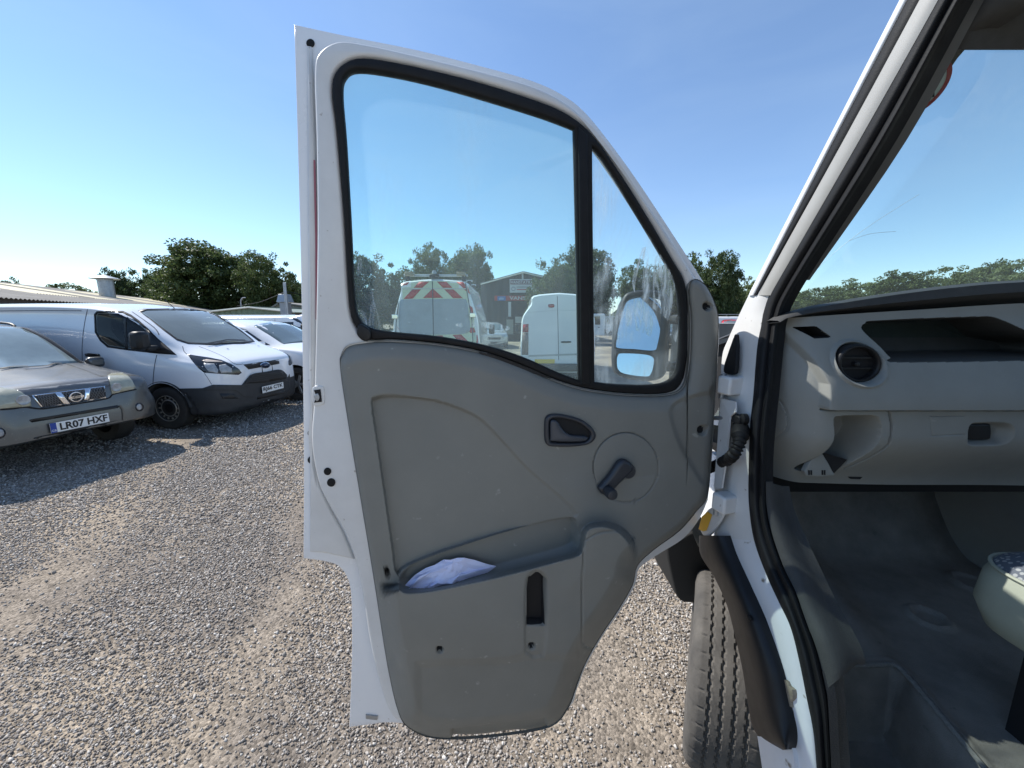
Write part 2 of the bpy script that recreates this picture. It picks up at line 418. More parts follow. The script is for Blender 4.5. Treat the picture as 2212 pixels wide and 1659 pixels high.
def build_ground():
    S = 2500.0
    o = make('ground', [(-S, -S, 0), (S, -S, 0), (S, S, 0), (-S, S, 0)], [(0, 1, 2, 3)], GROUND, None, None)
    tag(o, 'grey brown gravel yard surface under the parked vehicles', 'ground', kind='structure')
    # loose crushed stones over the near ground
    rng = np.random.default_rng(5)
    def patch_noise(x, y):
        return (np.sin(1.9 * x + 1.3 * np.sin(1.1 * y)) + np.sin(1.5 * y + 2.1 * np.sin(.8 * x + 1)) + .6 * np.sin(5.1 * x + 3.3 * y) + .6 * np.sin(4.3 * y - 3.7 * x)) / 3.2
    XS, YS, SZ = [], [], []
    for (y0, y1, dens, s0, s1) in ((.75, 1.7, 14000, .0023, .0074), (1.7, 3.0, 9600, .0030, .0086), (3.0, 4.8, 4500, .0042, .0104), (4.8, 7.5, 1450, .0065, .0140), (7.5, 11, 420, .010, .019), (11, 15, 130, .012, .021)):
        x0 = -1.45 * y1 - 1.2; x1 = min(1.9, .75 * y1 + .5)
        n = int((x1 - x0) * (y1 - y0) * dens)
        x = rng.uniform(x0, x1, n); y = rng.uniform(y0, y1, n)
        k = (x > -1.45 * y - 1.2)
        bare = 1.1 * np.exp(-((x - .42) / .40) ** 2 - ((y - 1.75) / 1.0) ** 2) + np.exp(-((x + 1.25 + .30 * (y - 1.5)) / .26) ** 2) * (y > .6) + .8 * np.exp(-((x + 2.9 + .55 * (y - 2)) / .30) ** 2)
        k &= rng.uniform(0, 1, n) < np.clip(.80 - .50 * patch_noise(x, y) - .80 * bare, .06, 1)
        x, y = x[k], y[k]
        XS.append(x); YS.append(y); SZ.append(s0 + (s1 - s0) * rng.beta(1.3, 3.2, len(x)) * (1 + .5 * (rng.uniform(0, 1, len(x)) > .97)))
    x = np.concatenate(XS); y = np.concatenate(YS); s = np.concatenate(SZ); n = len(x)
    cube = np.array([(-1, -1, -1), (1, -1, -1), (1, 1, -1), (-1, 1, -1), (-1, -1, 1), (1, -1, 1), (1, 1, 1), (-1, 1, 1)], float)
    V = np.repeat(cube[None], n, 0) * (1 + rng.uniform(-.45, .3, (n, 8, 3)))
    V *= np.stack([rng.uniform(.75, 1.5, n), rng.uniform(.6, 1.05, n), rng.uniform(.45, .85, n)], -1)[:, None, :]
    q = rng.normal(0, 1, (n, 4)); q[:, 0] *= 1.6; q /= np.linalg.norm(q, axis=1)[:, None]
    w_, a, b, c = q.T
    Rm = np.stack([np.stack([1 - 2 * (b * b + c * c), 2 * (a * b - c * w_), 2 * (a * c + b * w_)], -1),
                   np.stack([2 * (a * b + c * w_), 1 - 2 * (a * a + c * c), 2 * (b * c - a * w_)], -1),
                   np.stack([2 * (a * c - b * w_), 2 * (b * c + a * w_), 1 - 2 * (a * a + b * b)], -1)], 1)
    V = np.einsum('nij,nkj->nki', Rm, V) * s[:, None, None]
    V += np.stack([x, y, s * rng.uniform(.15, .7, n)], -1)[:, None, :]
    me = bpy.data.meshes.new('loose_gravel')
    fq = np.array([(3, 2, 1, 0), (4, 5, 6, 7), (0, 1, 5, 4), (1, 2, 6, 5), (2, 3, 7, 6), (3, 0, 4, 7)])
    F = (fq[None] + (np.arange(n) * 8)[:, None, None]).reshape(-1)
    me.vertices.add(n * 8); me.vertices.foreach_set('co', V.reshape(-1))
    me.loops.add(len(F)); me.loops.foreach_set('vertex_index', F)
    me.polygons.add(n * 6); me.polygons.foreach_set('loop_start', np.arange(0, len(F), 4))
    me.update(calc_edges=True)
    tint = me.attributes.new('tint', 'FLOAT', 'POINT'); tint.data.foreach_set('value', np.repeat(rng.uniform(0, 1, n), 8))
    m = bpy.data.materials.new('crushed_stone'); m.use_nodes = True; t = m.node_tree; p = t.nodes['Principled BSDF']
    p.inputs['Roughness'].default_value = .85; p.inputs['Specular IOR Level'].default_value = .2
    at = t.nodes.new('ShaderNodeAttribute'); at.attribute_name = 'tint'
    rp = t.nodes.new('ShaderNodeValToRGB'); e = rp.color_ramp.elements
    e[0].position = 0; e[0].color = (.14, .124, .111, 1); e[1].position = 1; e[1].color = (.56, .525, .48, 1)
    for ps, cc in ((.3, (.24, .214, .19, 1)), (.55, (.32, .288, .255, 1)), (.8, (.38, .35, .318, 1))):
        k = e.new(ps); k.color = cc
    t.links.new(at.outputs['Fac'], rp.inputs[0]); t.links.new(rp.outputs[0], p.inputs['Base Color'])
    g = link('loose_gravel', me, m)
    tag(g, 'loose grey and brown crushed stone lying over the yard', 'gravel', kind='stuff')
build_ground()
# ------------------------------------------------------------------ the white van whose cab door stands open
van = empty('cab_van', (0.9, 1.37, 0))
tag(van, 'white van with its passenger door swung open, grey dashboard and floor in view', 'van')
HINGE = Vector((0.576, 1.06, 0)); DU = Vector((-.983, -.185, 0)).normalized(); DN = Vector((.185, -.983, 0)).normalized()
DF = PlaneFrame(HINGE, DN, lean_z=1.60, lean=0.07)

skin_out = cr([(635, 52), (750, 77), (900, 107), (1050, 145), (1150, 174), (1215, 204), (1262, 240), (1312, 300), (1372, 382), (1442, 487), (1502, 580), (1540, 645), (1554, 700),
               (1550, 800), (1544, 900), (1538, 1000), (1530, 1080), (1512, 1120), (1478, 1163), (1420, 1200), (1382, 1228), (1372, 1265), (1342, 1318), (1302, 1376), (1268, 1436),
               (1247, 1490), (1230, 1528), (1150, 1560), (1000, 1572), (850, 1562), (800, 1566), (754, 1572), (758, 1480), (760, 1400), (759, 1300), (752, 1254), (732, 1224), (700, 1213), (655, 1207), (656, 1000), (652, 700), (645, 400)], 4, True, sharp={0, 16, 31, 38})
main_glass = cr([(738, 200), (744, 163), (772, 148), (850, 158), (950, 181), (1080, 219), (1180, 251), (1242, 275), (1246, 450), (1250, 650), (1252, 822), (1200, 802), (1130, 771), (1050, 746), (950, 727), (850, 717), (800, 708), (776, 688), (765, 640), (756, 470), (746, 300)], 4, True, sharp={7, 10})
quarter_glass = cr([(1281, 316), (1300, 334), (1360, 428), (1420, 528), (1455, 590), (1468, 630), (1473, 690), (1472, 760), (1462, 808), (1430, 830), (1350, 832), (1286, 826), (1284, 650), (1282, 450)], 4, True, sharp={0, 11})
hole = cr([(716, 195), (727, 150), (770, 124), (850, 132), (1000, 166), (1120, 202), (1200, 231), (1252, 262), (1290, 300), (1342, 374), (1402, 470), (1452, 556), (1482, 612), (1488, 690), (1486, 770), (1474, 828), (1440, 850), (1350, 850), (1260, 838), (1190, 816), (1125, 788), (1045, 760), (950, 742), (850, 733), (800, 733), (772, 712), (754, 660), (742, 470), (726, 280)], 4)
frame_out = cr([(677, 160), (686, 112), (728, 86), (790, 92), (900, 116), (1050, 153), (1150, 182), (1212, 212), (1258, 248), (1306, 306), (1366, 388), (1436, 492), (1496, 585), (1534, 650), (1546, 710),
                (1542, 800), (1536, 900), (1530, 1000), (1522, 1075), (1505, 1112), (1470, 1152), (1412, 1190), (1374, 1222), (1364, 1262), (1334, 1312), (1294, 1372), (1260, 1432), (1240, 1486), (1215, 1530), (1150, 1555), (1000, 1568), (880, 1563), (846, 1548), (822, 1490), (800, 1400), (784, 1300), (768, 1220), (742, 1150), (712, 1100), (688, 1050), (674, 985), (671, 930), (676, 860), (680, 700), (683, 500), (681, 300)], 4)

door = prism('open_door', [skin_out, hole], DF, -0.062, -0.05, WHITE, van, 2, .003)
door['label'] = 'open passenger door seen from inside'
prism('inner_panel', [frame_out, hole], DF, -0.0515, -0.004, WHITE_IN, door, 9, .014, 4)
prism('window_seal', [hole, main_glass, quarter_glass], DF, -0.019, -0.001, BLACK_RUB, door, 5, .007)
# slim divider bar with its channel
prism('divider_bar', [[(1250, 272), (1270, 290), (1272, 500), (1277, 834), (1257, 832), (1253, 500)]], DF, -.012, .006, BLACK_RUB, door, 4, .004)
prism('seal_corner', [cr([(775, 700), (790, 706), (800, 715), (801, 731), (786, 737), (770, 722)], 3)], DF, -.01, .008, BLACK_PL, door, 4, .005)
GLASS_D = glass_mat('door_glass', (.84, .955, .93), .5, dust=.22, dust_scale=2.2, stretch=(1, 1, .55), dust_lo=.5, dust_hi=.85, base_dust_sheen=.075, dcol=(.78, .88, .92))
GLASS_Q = glass_mat('quarter_glass', (.90, .97, .97), .5, dust=.7, dust_scale=3.2, stretch=(1.3, 1.3, .8), dust_lo=.46, dust_hi=.75, base_dust_sheen=.04, dcol=(.78, .86, .9), fine=(120, 9))
prism('window_glass', [offset(main_glass, -6)], DF, -.016, -.012, GLASS_D, door)
prism('quarter_window', [offset(quarter_glass, -6)], DF, -.016, -.012, GLASS_Q, door)

# ---- smears of old dirt on the glass: thin films just proud of it
SMEAR = glass_mat('glass_smear', (1, 1, 1), 0.0, dust=1.4, dust_scale=22, stretch=(2.2, 2.2, .35), dust_lo=.47, dust_hi=.8, base_dust_sheen=.0, dcol=(.82, .87, .9), fine=(160, 10))
prism('dirt_smear', [cr([(768, 560), (800, 575), (806, 640), (822, 690), (838, 712), (800, 706), (778, 686), (768, 640)], 4)], DF, -.0114, -.0110, SMEAR, door)
prism('dirt_smear', [cr([(1365, 545), (1420, 535), (1450, 590), (1462, 640), (1468, 700), (1460, 740), (1440, 690), (1400, 660), (1375, 640), (1360, 590)], 4)], DF, -.0114, -.0110, SMEAR, door)
prism('dirt_smear', [cr([(1305, 560), (1330, 570), (1345, 620), (1330, 690), (1310, 720), (1318, 640)], 4)], DF, -.0114, -.0110, SMEAR, door)
prism('dirt_smear', [cr([(985, 700), (1040, 694), (1100, 706), (1085, 716), (1040, 706), (1000, 708)], 4)], DF, -.0114, -.0110, SMEAR, door)

# ---- moulded door card as one relief surface
card = cr([(736, 800), (738, 765), (752, 746), (790, 738), (850, 736), (950, 744), (1045, 762), (1125, 790), (1190, 818), (1258, 840), (1350, 852), (1440, 852), (1476, 832), (1488, 772), (1490, 690), (1485, 622), (1500, 603), (1525, 618), (1546, 662), (1551, 700),
           (1547, 800), (1541, 900), (1535, 1000), (1527, 1072), (1505, 1102), (1468, 1145), (1410, 1188), (1376, 1222), (1366, 1262), (1338, 1312), (1298, 1372), (1264, 1432), (1244, 1485), (1226, 1530), (1190, 1568), (1100, 1586), (1000, 1595), (930, 1592), (885, 1572), (862, 1540), (838, 1440), (808, 1250), (780, 1080), (757, 940)], 4)
def column_bounds(poly, xs):
    P = np.array([q[:2] for q in poly]); top = np.full(len(xs), 1e9); bot = np.full(len(xs), -1e9)
    for i in range(len(P)):
        a, b = P[i - 1], P[i]
        lo, hi = min(a[0], b[0]), max(a[0], b[0])
        k = (xs >= lo) & (xs <= hi)
        if hi - lo < 1e-9: continue
        y = a[1] + (b[1] - a[1]) * (xs[k] - a[0]) / (b[0] - a[0])
        top[k] = np.minimum(top[k], y); bot[k] = np.maximum(bot[k], y)
    return top, bot
px_ = np.array([q[0] for q in card])
xs = np.unique(np.concatenate([np.linspace(px_.min() + .02, px_.max() - .02, 290), px_.min() + np.array([.3, .8, 1.5]), px_.max() - np.array([.3, .8, 1.5])]))
top, bot = column_bounds(card, xs)
ts = np.linspace(0, 1, 300); ts = ts + 0.0
GX = np.repeat(xs[:, None], 300, 1); GY = top[:, None] + (bot - top)[:, None] * ts[None]
edge = -sdf(GX, GY, card)
recess = cr([(802, 870), (812, 858), (850, 854), (930, 862), (990, 880), (1040, 905), (1085, 950), (1140, 1010), (1200, 1062), (1240, 1100), (1236, 1120), (1100, 1148), (960, 1190), (880, 1222), (856, 1240), (846, 1180), (826, 1040), (810, 930)], 4)
lip = cr([(640, 1278), (780, 1276), (845, 1268), (864, 1264), (880, 1272), (930, 1268), (1000, 1254), (1070, 1239), (1170, 1213), (1240, 1193), (1252, 1180), (1262, 1140), (1300, 1128), (1340, 1140), (1368, 1172), (1376, 1215), (1372, 1300), (1300, 1480), (1235, 1600), (1100, 1640), (900, 1640), (700, 1560), (620, 1350)], 4)
pocket = cr([(862, 1256), (872, 1236), (900, 1216), (960, 1194), (1060, 1160), (1150, 1134), (1226, 1119), (1243, 1126), (1248, 1150), (1248, 1186), (1236, 1193), (1170, 1212), (1070, 1238), (1000, 1253), (930, 1267), (882, 1271)], 4, True, sharp={0})
side_step = cr([(1600, 830), (1528, 846), (1470, 862), (1449, 880), (1448, 905), (1468, 964), (1506, 1029), (1527, 1050), (1600, 1080)], 4)
pod = cr([(1262, 1180), (1268, 1166), (1300, 1150), (1345, 1150), (1368, 1180), (1400, 1230), (1380, 1400), (1270, 1400), (1258, 1360), (1258, 1260)], 4)
slot = cr([(1134, 1430), (1134, 1280), (1142, 1244), (1160, 1233), (1178, 1244), (1184, 1280), (1178, 1405), (1166, 1419), (1150, 1421), (1136, 1412)], 4)
slot_hole = cr([(1139, 1354), (1142, 1262), (1148, 1250), (1161, 1240), (1174, 1250), (1179, 1262), (1177, 1354)], 4, True, sharp={0, 6})
def relief(X, Y, parts=False):
    e = -sdf(X, Y, card)
    w = 0.024 * (1 - (1 - np.clip(e / 16, 0, 1)) ** 2) ** .5 - 0.002
    up = ss(Y, 640, 900) * 0 + 1
    # shelf under the windows rolls away
    sh = linedist(X, Y, [(738, 752), (790, 738), (850, 736), (950, 744), (1045, 762), (1125, 790), (1190, 818), (1258, 840), (1350, 852), (1440, 852), (1476, 832), (1488, 772), (1490, 690), (1485, 622)])
    w -= 0.016 * (1 - ss(sh, 0, 42))
    w -= 0.016 * ss(-sdf(X, Y, recess), -1, 4) * (1 - .75 * ss(X - .55 * (Y - 900), 960, 1110))
    w += 0.010 * ss(-sdf(X, Y, [(1240, 1060), (1420, 1040), (1420, 1260), (1240, 1260)]), -60, 60)
    lp = -sdf(X, Y, lip)
    w += 0.060 * ss(lp, -3, 11) * ss(e, 0, 46) * (1 - .5 * ss(Y, 1330, 1600))
    w -= 0.010 * ss(-sdf(X, Y, side_step), -3, 8)
    w -= 0.008 * ss(-sdf(X, Y, [(900, 1432), (1100, 1424), (1128, 1415), (1250, 1420), (1250, 1390), (1300, 1700), (900, 1700)]), -8, 14)
    wb = w.copy()
    pk = ss(-sdf(X, Y, pocket), -2, 7); w = w * (1 - pk) + .0008 * pk
    w -= 0.006 * ss(-sdf(X, Y, slot), -2, 3)
    sh_ = ss(-sdf(X, Y, slot_hole), -1.5, 2); w = w * (1 - sh_) + (wb - .03) * sh_
    w -= 0.004 * (1 - ss(np.abs(np.hypot((X - 1352), (Y - 1010) / 1.07) - 70), .3, 1.8))
    w -= 0.004 * (1 - ss(np.abs(sdf(X, Y, pod)), .5, 2.5)) * (X < 1372)
    w -= 0.012 * ss(-sdf(X, Y, [(975, 1576), (1180, 1552), (1182, 1572), (1100, 1590), (976, 1600)]), -2, 4)
    for (hx, hy, hr) in ((836, 1236, 7), (1528, 662, 10), (1518, 930, 12), (950, 1404, 8), (1150, 1400, 8)):
        w -= 0.014 * (1 - ss(np.hypot(X - hx, Y - hy), hr - 4, hr + 1))
    return (w, wb) if parts else w
WR, WB = relief(GX, GY, True)
base = DF.pts(GX, GY, WB) + (WR - WB)[..., None] * np.array(DN)
door_card = grid('door_trim', base, TRIM, door, 50)
door_card.data.materials.append(DARK)
fx = (GX[:-1, :-1] + GX[1:, 1:]) / 2; fy = (GY[:-1, :-1] + GY[1:, 1:]) / 2
dk = (sdf(fx, fy, slot_hole) < .5)
for (hx, hy, hr) in ((836, 1236, 5), (1528, 662, 8), (1518, 930, 8), (950, 1404, 6.5), (1150, 1400, 6.5)): dk |= np.hypot(fx - hx, fy - hy) < hr
door_card.data.polygons.foreach_set('material_index', dk.astype(np.int32).reshape(-1)); door_card.data.update()
# skirt closing the moulding to the steel
rim = np.array(card); rimf = DF.pts(rim[:, 0], rim[:, 1], np.full(len(rim), -.002)); 
sk = grid('trim_edge', np.stack([rimf + np.array(DN) * .003, rimf - np.array(DN) * .006]), TRIM, door, 50, closed_v=True)
def cap_hole(name, x, y, r, w, m=DARK, depth=.004):
    return prism(name, [[(x + r * math.cos(a * .3927), y + r * math.sin(a * .3927)) for a in range(16)]], DF, w - depth, w, m, door, r * .25, .001)
def relief_at(x, y): return float(relief(np.array([[float(x)]]), np.array([[float(y)]]))[0, 0])
# steel holes and plugs on the shut face
for (hx, hy, hr, w) in ((670, 92, 9, -.047), (707, 1019, 8, -.001), (715, 1043, 9, -.001)):
    cap_hole('rubber_plug', hx, hy, hr, w, BLACK_RUB)
for (hx, hy, hr) in ((671, 936, 7), (672, 994, 8)):
    cap_hole('rubber_plug', hx, hy, hr, -.045, BLACK_RUB)
prism('latch_recess', [cr([(675, 838), (694, 834), (700, 842), (701, 868), (695, 875), (676, 875)], 3)], DF, -.006, -.0015, WHITE_IN, door, 3, .002)
prism('door_latch', [[(678, 843), (692, 841), (695, 868), (678, 870), (684, 858)]], DF, -.004, .0005, DARK, door)
prism('latch_claw', [cr([(678, 856), (686, 850), (690, 860), (684, 867)], 3)], DF, 0, .003, STEEL, door, 1, .001)
# hem round the outer skin (stepped flange at the left edge)
prism('flange_step', [[(662, 96), (672, 98), (680, 300), (684, 520), (684, 700), (680, 860), (672, 935), (676, 990), (690, 1052), (714, 1104), (742, 1154), (765, 1210), (700, 1196), (668, 1194), (668, 900), (664, 500)]], DF, -.052, -.040, WHITE_IN, door, 6, .006)
RED = mat('red_paint', (.42, .02, .03), .35)
prism('red_edge_tape', [[(677, 345), (681, 346), (686, 560), (687, 690), (682, 690), (681, 520)]], DF, -.041, -.0385, mat('faded_tape', (.32, .10, .13), .5), door)
prism('drain_tab', [[(790, 1545), (815, 1548), (815, 1556), (790, 1553)]], DF, -.05, -.046, STEEL, door)
# inner handle
hw = relief_at(1230, 930)
bez = cr([(1178, 912), (1184, 899), (1200, 895), (1225, 898), (1256, 907), (1278, 922), (1288, 938), (1286, 950), (1272, 961), (1240, 966), (1200, 966), (1184, 963), (1178, 950)], 4)
inn = cr([(1188, 914), (1193, 906), (1205, 904), (1228, 907), (1252, 915), (1270, 928), (1277, 939), (1272, 950), (1255, 957), (1200, 957), (1189, 950)], 4)
HANDLE = mat('handle_plastic', (.022, .026, .034), .38)
prism('handle_bezel', [bez, inn], DF, hw - .02, hw + .010, HANDLE, door, 4, .006)
prism('handle_cup', [offset(inn, -2)], DF, hw - .004, hw + .0012, DARK, door)
prism('inner_handle', [cr([(1190, 912), (1198, 908), (1206, 912), (1212, 922), (1222, 934), (1236, 941), (1268, 944), (1270, 950), (1256, 955), (1194, 954), (1190, 945)], 3)], DF, hw + .001, hw + .012, mat('handle_lever', (.035, .042, .055), .35), door, 4, .005)
# window winder
cw = relief_at(1352, 1010)
prism('winder_disc', [[(1352 + 69 * math.cos(a * .1309), 1010 + 74 * math.sin(a * .1309)) for a in range(48)]], DF, cw - .01, cw + .0022, TRIM, door, 2, .0015)
def crank():
    a = DF.pt(1346, 1018, cw + .022); b = DF.pt(1313, 1056, cw + .030)
    prism('window_winder', [cr([(1338, 1001), (1352, 995), (1366, 1002), (1370, 1015), (1362, 1027), (1342, 1046), (1326, 1064), (1314, 1074), (1300, 1068), (1296, 1056), (1306, 1044), (1322, 1024)], 4)], DF, cw + .010, cw + .026, HANDLE, door, 8, .012, 4)
    M = basis(DF.pt(1350, 1016, cw), DU, (0, 0, 1)); 
    lathe('winder_hub', [(.022, 0), (.021, .014), (.018, .02)], HANDLE, door, 20, basis(DF.pt(1352, 1014, cw), -DU, (0, 0, 1)))
    lathe('winder_knob', [(.013, .0), (.0135, .012), (.0150, .012), (.0150, .028), (.0125, .034), (.004, .036)], HANDLE, door, 20, basis(DF.pt(1312, 1058, cw + .024), -DU, (0, 0, 1)))
crank()
# black plastic strip under belt line
prism('belt_strip', [cr([(1034, 761), (1070, 768), (1120, 786), (1168, 806), (1190, 818), (1150, 806), (1100, 790), (1060, 776)], 4)], DF, .0, relief_at(1110, 786) + .006, BLACK_PL, door, 2, .002)

# ---- door mirror outside the quarter window
MF = PlaneFrame(DF.pt(1385, 720, -.13), Vector((-.16, -.95, .10)))
HOUS = mat('mirror_housing', (.03, .031, .033), .5, noise=(40, .2), bump=(500, .2, .001))
hous = cr([(1327, 790), (1328, 720), (1334, 680), (1345, 645), (1360, 630), (1400, 625), (1436, 632), (1448, 660), (1446, 740), (1440, 800), (1420, 820), (1380, 822), (1340, 812)], 4)
up_m = cr([(1333, 742), (1340, 700), (1350, 662), (1362, 645), (1395, 638), (1424, 643), (1430, 652), (1426, 700), (1418, 745), (1410, 755), (1370, 752), (1338, 750)], 4)
lo_m = cr([(1334, 780), (1336, 768), (1345, 764), (1390, 766), (1410, 772), (1412, 784), (1406, 806), (1394, 812), (1350, 806), (1336, 796)], 4)
mirror = prism('door_mirror', [hous, up_m, lo_m], MF, -.085, 0, HOUS, door, 6, .012)
prism('mirror_back', [hous], MF, -.14, -.084, HOUS, door, 0, 0)
MIRR = mat('mirror_glass', (.86, .9, .93), .015, metal=1)
def mirror_face(name, loop, tilt_up, tilt_side, w):
    fr = PlaneFrame(MF.pt(np.mean([p[0] for p in loop]), np.mean([p[1] for p in loop]), w), Vector((-.16, -.94, tilt_up)).normalized())
    prism(name, [offset(loop, -2)], fr, -.004, 0, MIRR, door)
mirror_face('mirror_face', up_m, .22, 0, -.006)
mirror_face('wide_mirror_face', lo_m, .13, 0, -.006)
tube('mirror_arm', [DF.pt(1470, 690, -.06), MF.pt(1440, 690, -.05)], .014, HOUS, door, 10, 1)
tube('mirror_arm', [DF.pt(1470, 795, -.06), MF.pt(1432, 790, -.05)], .016, HOUS, door, 10, 1)

# ---- papers stuffed in the pocket
def papers():
    root = empty('crumpled_papers', DF.pt(960, 1260, .02)); tag(root, 'crumpled white paper stuffed in the grey door pocket', 'paper')
    PAPER = mat('paper', (.64, .66, .86), .7, noise=(30, .06))
    rng = random.Random(3)
    for k, (poly, w) in enumerate((([(872, 1268), (900, 1238), (958, 1210), (1003, 1204), (1072, 1224), (1040, 1246), (985, 1266), (930, 1284), (885, 1282)], .022), ([(905, 1246), (990, 1206), (1008, 1230), (985, 1262), (930, 1280), (880, 1276)], .030))):
        c = (sum(p[0] for p in poly) / len(poly), sum(p[1] for p in poly) / len(poly))
        P = [(p, w + rng.uniform(-.010, .010)) for p in poly]; V = []; Fs = []
        mid = [((p[0] * .55 + c[0] * .45 + rng.uniform(-8, 8), p[1] * .55 + c[1] * .45 + rng.uniform(-6, 6)), w + rng.uniform(-.016, .018)) for p in poly]
        for (p, ww) in P + mid + [(c, w + .008)]: V.append(DF.pt(p[0], p[1], ww))
        n = len(poly)
        for i in range(n):
            j = (i + 1) % n; Fs += [(i, j, n + j), (i, n + j, n + i), (n + i, n + j, 2 * n)]
        o = make('sheet', V, Fs, PAPER, root, None)
        bm = bmesh.new(); bm.from_mesh(o.data); bmesh.ops.subdivide_edges(bm, edges=bm.edges[:], cuts=2, use_grid_fill=True); r2 = random.Random(8 + k)
        for vv in bm.verts: vv.co += DN * r2.uniform(-.0028, .0028)
        bm.to_mesh(o.data); bm.free(); solid(o, .0008)
papers()
# ------------------------------------------------------------------ cab of the van: pillar, seals, dash, floor, seat, wheel
SF = PlaneFrame((0.60, 0, 0), (-1, 0, 0), lean_z=1.45, lean=-0.11)    # side of the cab; w positive = outwards (left)
def strip(name, A, B, wA, wB, bulge, m, parent, n=60, k=8, thick=.012, fr=None):
    fr = fr or SF; a = resamp(cr(A, 5, False), n); b = resamp(cr(B, 5, False), n); rows = []
    for i in range(k + 1):
        t = i / k; q = a * (1 - t) + b * t
        rows.append(fr.pts(q[:, 0], q[:, 1], np.full(n, wA * (1 - t) + wB * t + bulge * math.sin(math.pi * t))))
    if thick:                                  # turned-in edges give the strip its depth
        nn = np.array(fr.n) * -(thick + .006); rows = [rows[0] + nn] + rows + [rows[-1] + nn]
    return grid(name, rows, m, parent, 50)
top_x = lambda x, y, s=-60 / 1.95: (x - s * 0, y)
PIL = mat('pillar_shade_paint', (.36, .355, .335), .45, noise=(6, .15), speck=(90, .73, (.2, .19, .17)))  # white body paint darkened in colour for the pillar's shade
# A-pillar, upper run (continues above the picture)
o1 = [(2020, -150), (1943, 0), (1788, 303), (1633, 605), (1617, 638)]
o2 = [(2034, -150), (1957, 0), (1799, 303), (1644, 605), (1627, 638)]
o3 = [(2064, -150), (1986, 0), (1822, 303), (1654, 605), (1636, 638)]
o4 = [(2104, -150), (2026, 0), (1856, 303), (1682, 605), (1664, 638)]
o5 = [(2184, -150), (2102, 0), (1938, 303), (1733, 605)]
strip('pillar_outer_edge', o1, o2, .000, -.001, .002, WHITE, van)
strip('pillar_drip_seal', [(p[0] - 1, p[1]) for p in o2], o3, -.004, -.006, .003, BLACK_RUB, van)
strip('pillar_inner_face', [(p[0] - 2, p[1]) for p in o3], o4, -.006, -.014, .002, PIL, van)
strip('pillar_trim', [(p[0] - 26, p[1]) for p in o5], o5, -.045, -.07, .004, mat('pillar_trim', (.10, .10, .095), .6), van)
# A-pillar base and hinge pillar
left_b = [(1646, 580), (1633, 605), (1617, 638), (1593, 688), (1572, 735), (1560, 770), (1556, 850), (1551, 930), (1547, 1010), (1543, 1080), (1540, 1130), (1552, 1161)]
right_b = [(1694, 580), (1682, 605), (1654, 662), (1644, 705), (1635, 755), (1627, 856), (1620, 923), (1617, 1024), (1616, 1060), (1617, 1085), (1620, 1110), (1629, 1168)]
strip('hinge_pillar', left_b, right_b, -.004, -.018, .004, WHITE_IN, van, 90)
left_s = [(1552, 1161), (1581, 1206), (1622, 1281), (1652, 1356), (1678, 1431), (1684, 1487), (1697, 1525), (1712, 1600), (1712, 1700), (1710, 1800)]
right_s = [(1629, 1168), (1656, 1243), (1682, 1300), (1708, 1356), (1727, 1431), (1742, 1506), (1757, 1581), (1764, 1659), (1770, 1730), (1775, 1800)]
SILL = mat('sill_paint', (.66, .67, .69), .35, coat=.3, noise=(9, .1), speck=(26, .66, (.2, .17, .13)))
strip('sill', left_s, right_s, -.004, -.018, .004, SILL, van, 80)
strip('lower_sill', [(1636, 1590), (1645, 1650), (1655, 1720), (1665, 1800)], [(1708, 1600), (1716, 1650), (1716, 1720), (1716, 1800)], .006, .004, .004, SILL, van, 20)
# main door seal running down round the opening
seal_l = [(2102, -150), (2024, 0), (1854, 303), (1682, 600), (1652, 665), (1644, 705), (1635, 755), (1627, 856), (1620, 923), (1617, 1024), (1618, 1093), (1629, 1168), (1656, 1243), (1682, 1300), (1708, 1356), (1727, 1431), (1742, 1506), (1757, 1581), (1764, 1659), (1770, 1730), (1775, 1800)]
seal_r = [(2162, -150), (2080, 0), (1916, 303), (1722, 612), (1686, 690), (1680, 730), (1675, 775), (1667, 856), (1660, 923), (1655, 1000), (1656, 1093), (1667, 1150), (1693, 1225), (1720, 1281), (1742, 1345), (1761, 1393), (1776, 1450), (1787, 1502), (1792, 1581), (1796, 1659), (1804, 1800)]
mid_l = [(a[0] * .45 + b[0] * .55, a[1] * .45 + b[1] * .55) for a, b in zip(seal_l, seal_r)]
strip('door_seal', seal_l, mid_l, -.016, -.024, .006, BLACK_RUB, van, 160)
strip('door_seal_lip', mid_l, seal_r, -.026, -.040, .010, BLACK_RUB, van, 160)
# wheel arch moulding
al = [(1510, 1157), (1513, 1198), (1543, 1247), (1570, 1307), (1588, 1375), (1603, 1442), (1615, 1517), (1626, 1570), (1648, 1598), (1690, 1620)]
ar = [(1566, 1157), (1581, 1200), (1609, 1262), (1639, 1330), (1662, 1393), (1680, 1450), (1694, 1517), (1706, 1570), (1708, 1600), (1704, 1619)]
strip('wheel_arch_moulding', al, ar, .004, .010, .022, BLACK_PL, van, 80, 10)
for (x, y) in ((1616, 1334), (1688, 1597)):
    p = SF.pt(x, y, .035 if y < 1500 else .022)
    lathe('arch_screw', [(.007, -.004), (.007, .0), (.004, .0015)], BLACK_RUB, van, 14, basis(p, (0, 1, 0), (0, 0, 1)) @ Matrix.Rotation(math.pi, 4, 'X'))
prism('arch_liner', [cr([(1442, 1180), (1470, 1164), (1500, 1150), (1530, 1170), (1545, 1230), (1540, 1300), (1495, 1304), (1466, 1294), (1450, 1240)], 4)], PlaneFrame((0, 1.52, 0), (0, -1, 0)), -.25, 0, mat('liner_black', (.010, .010, .010), .8), van, 4, .02)
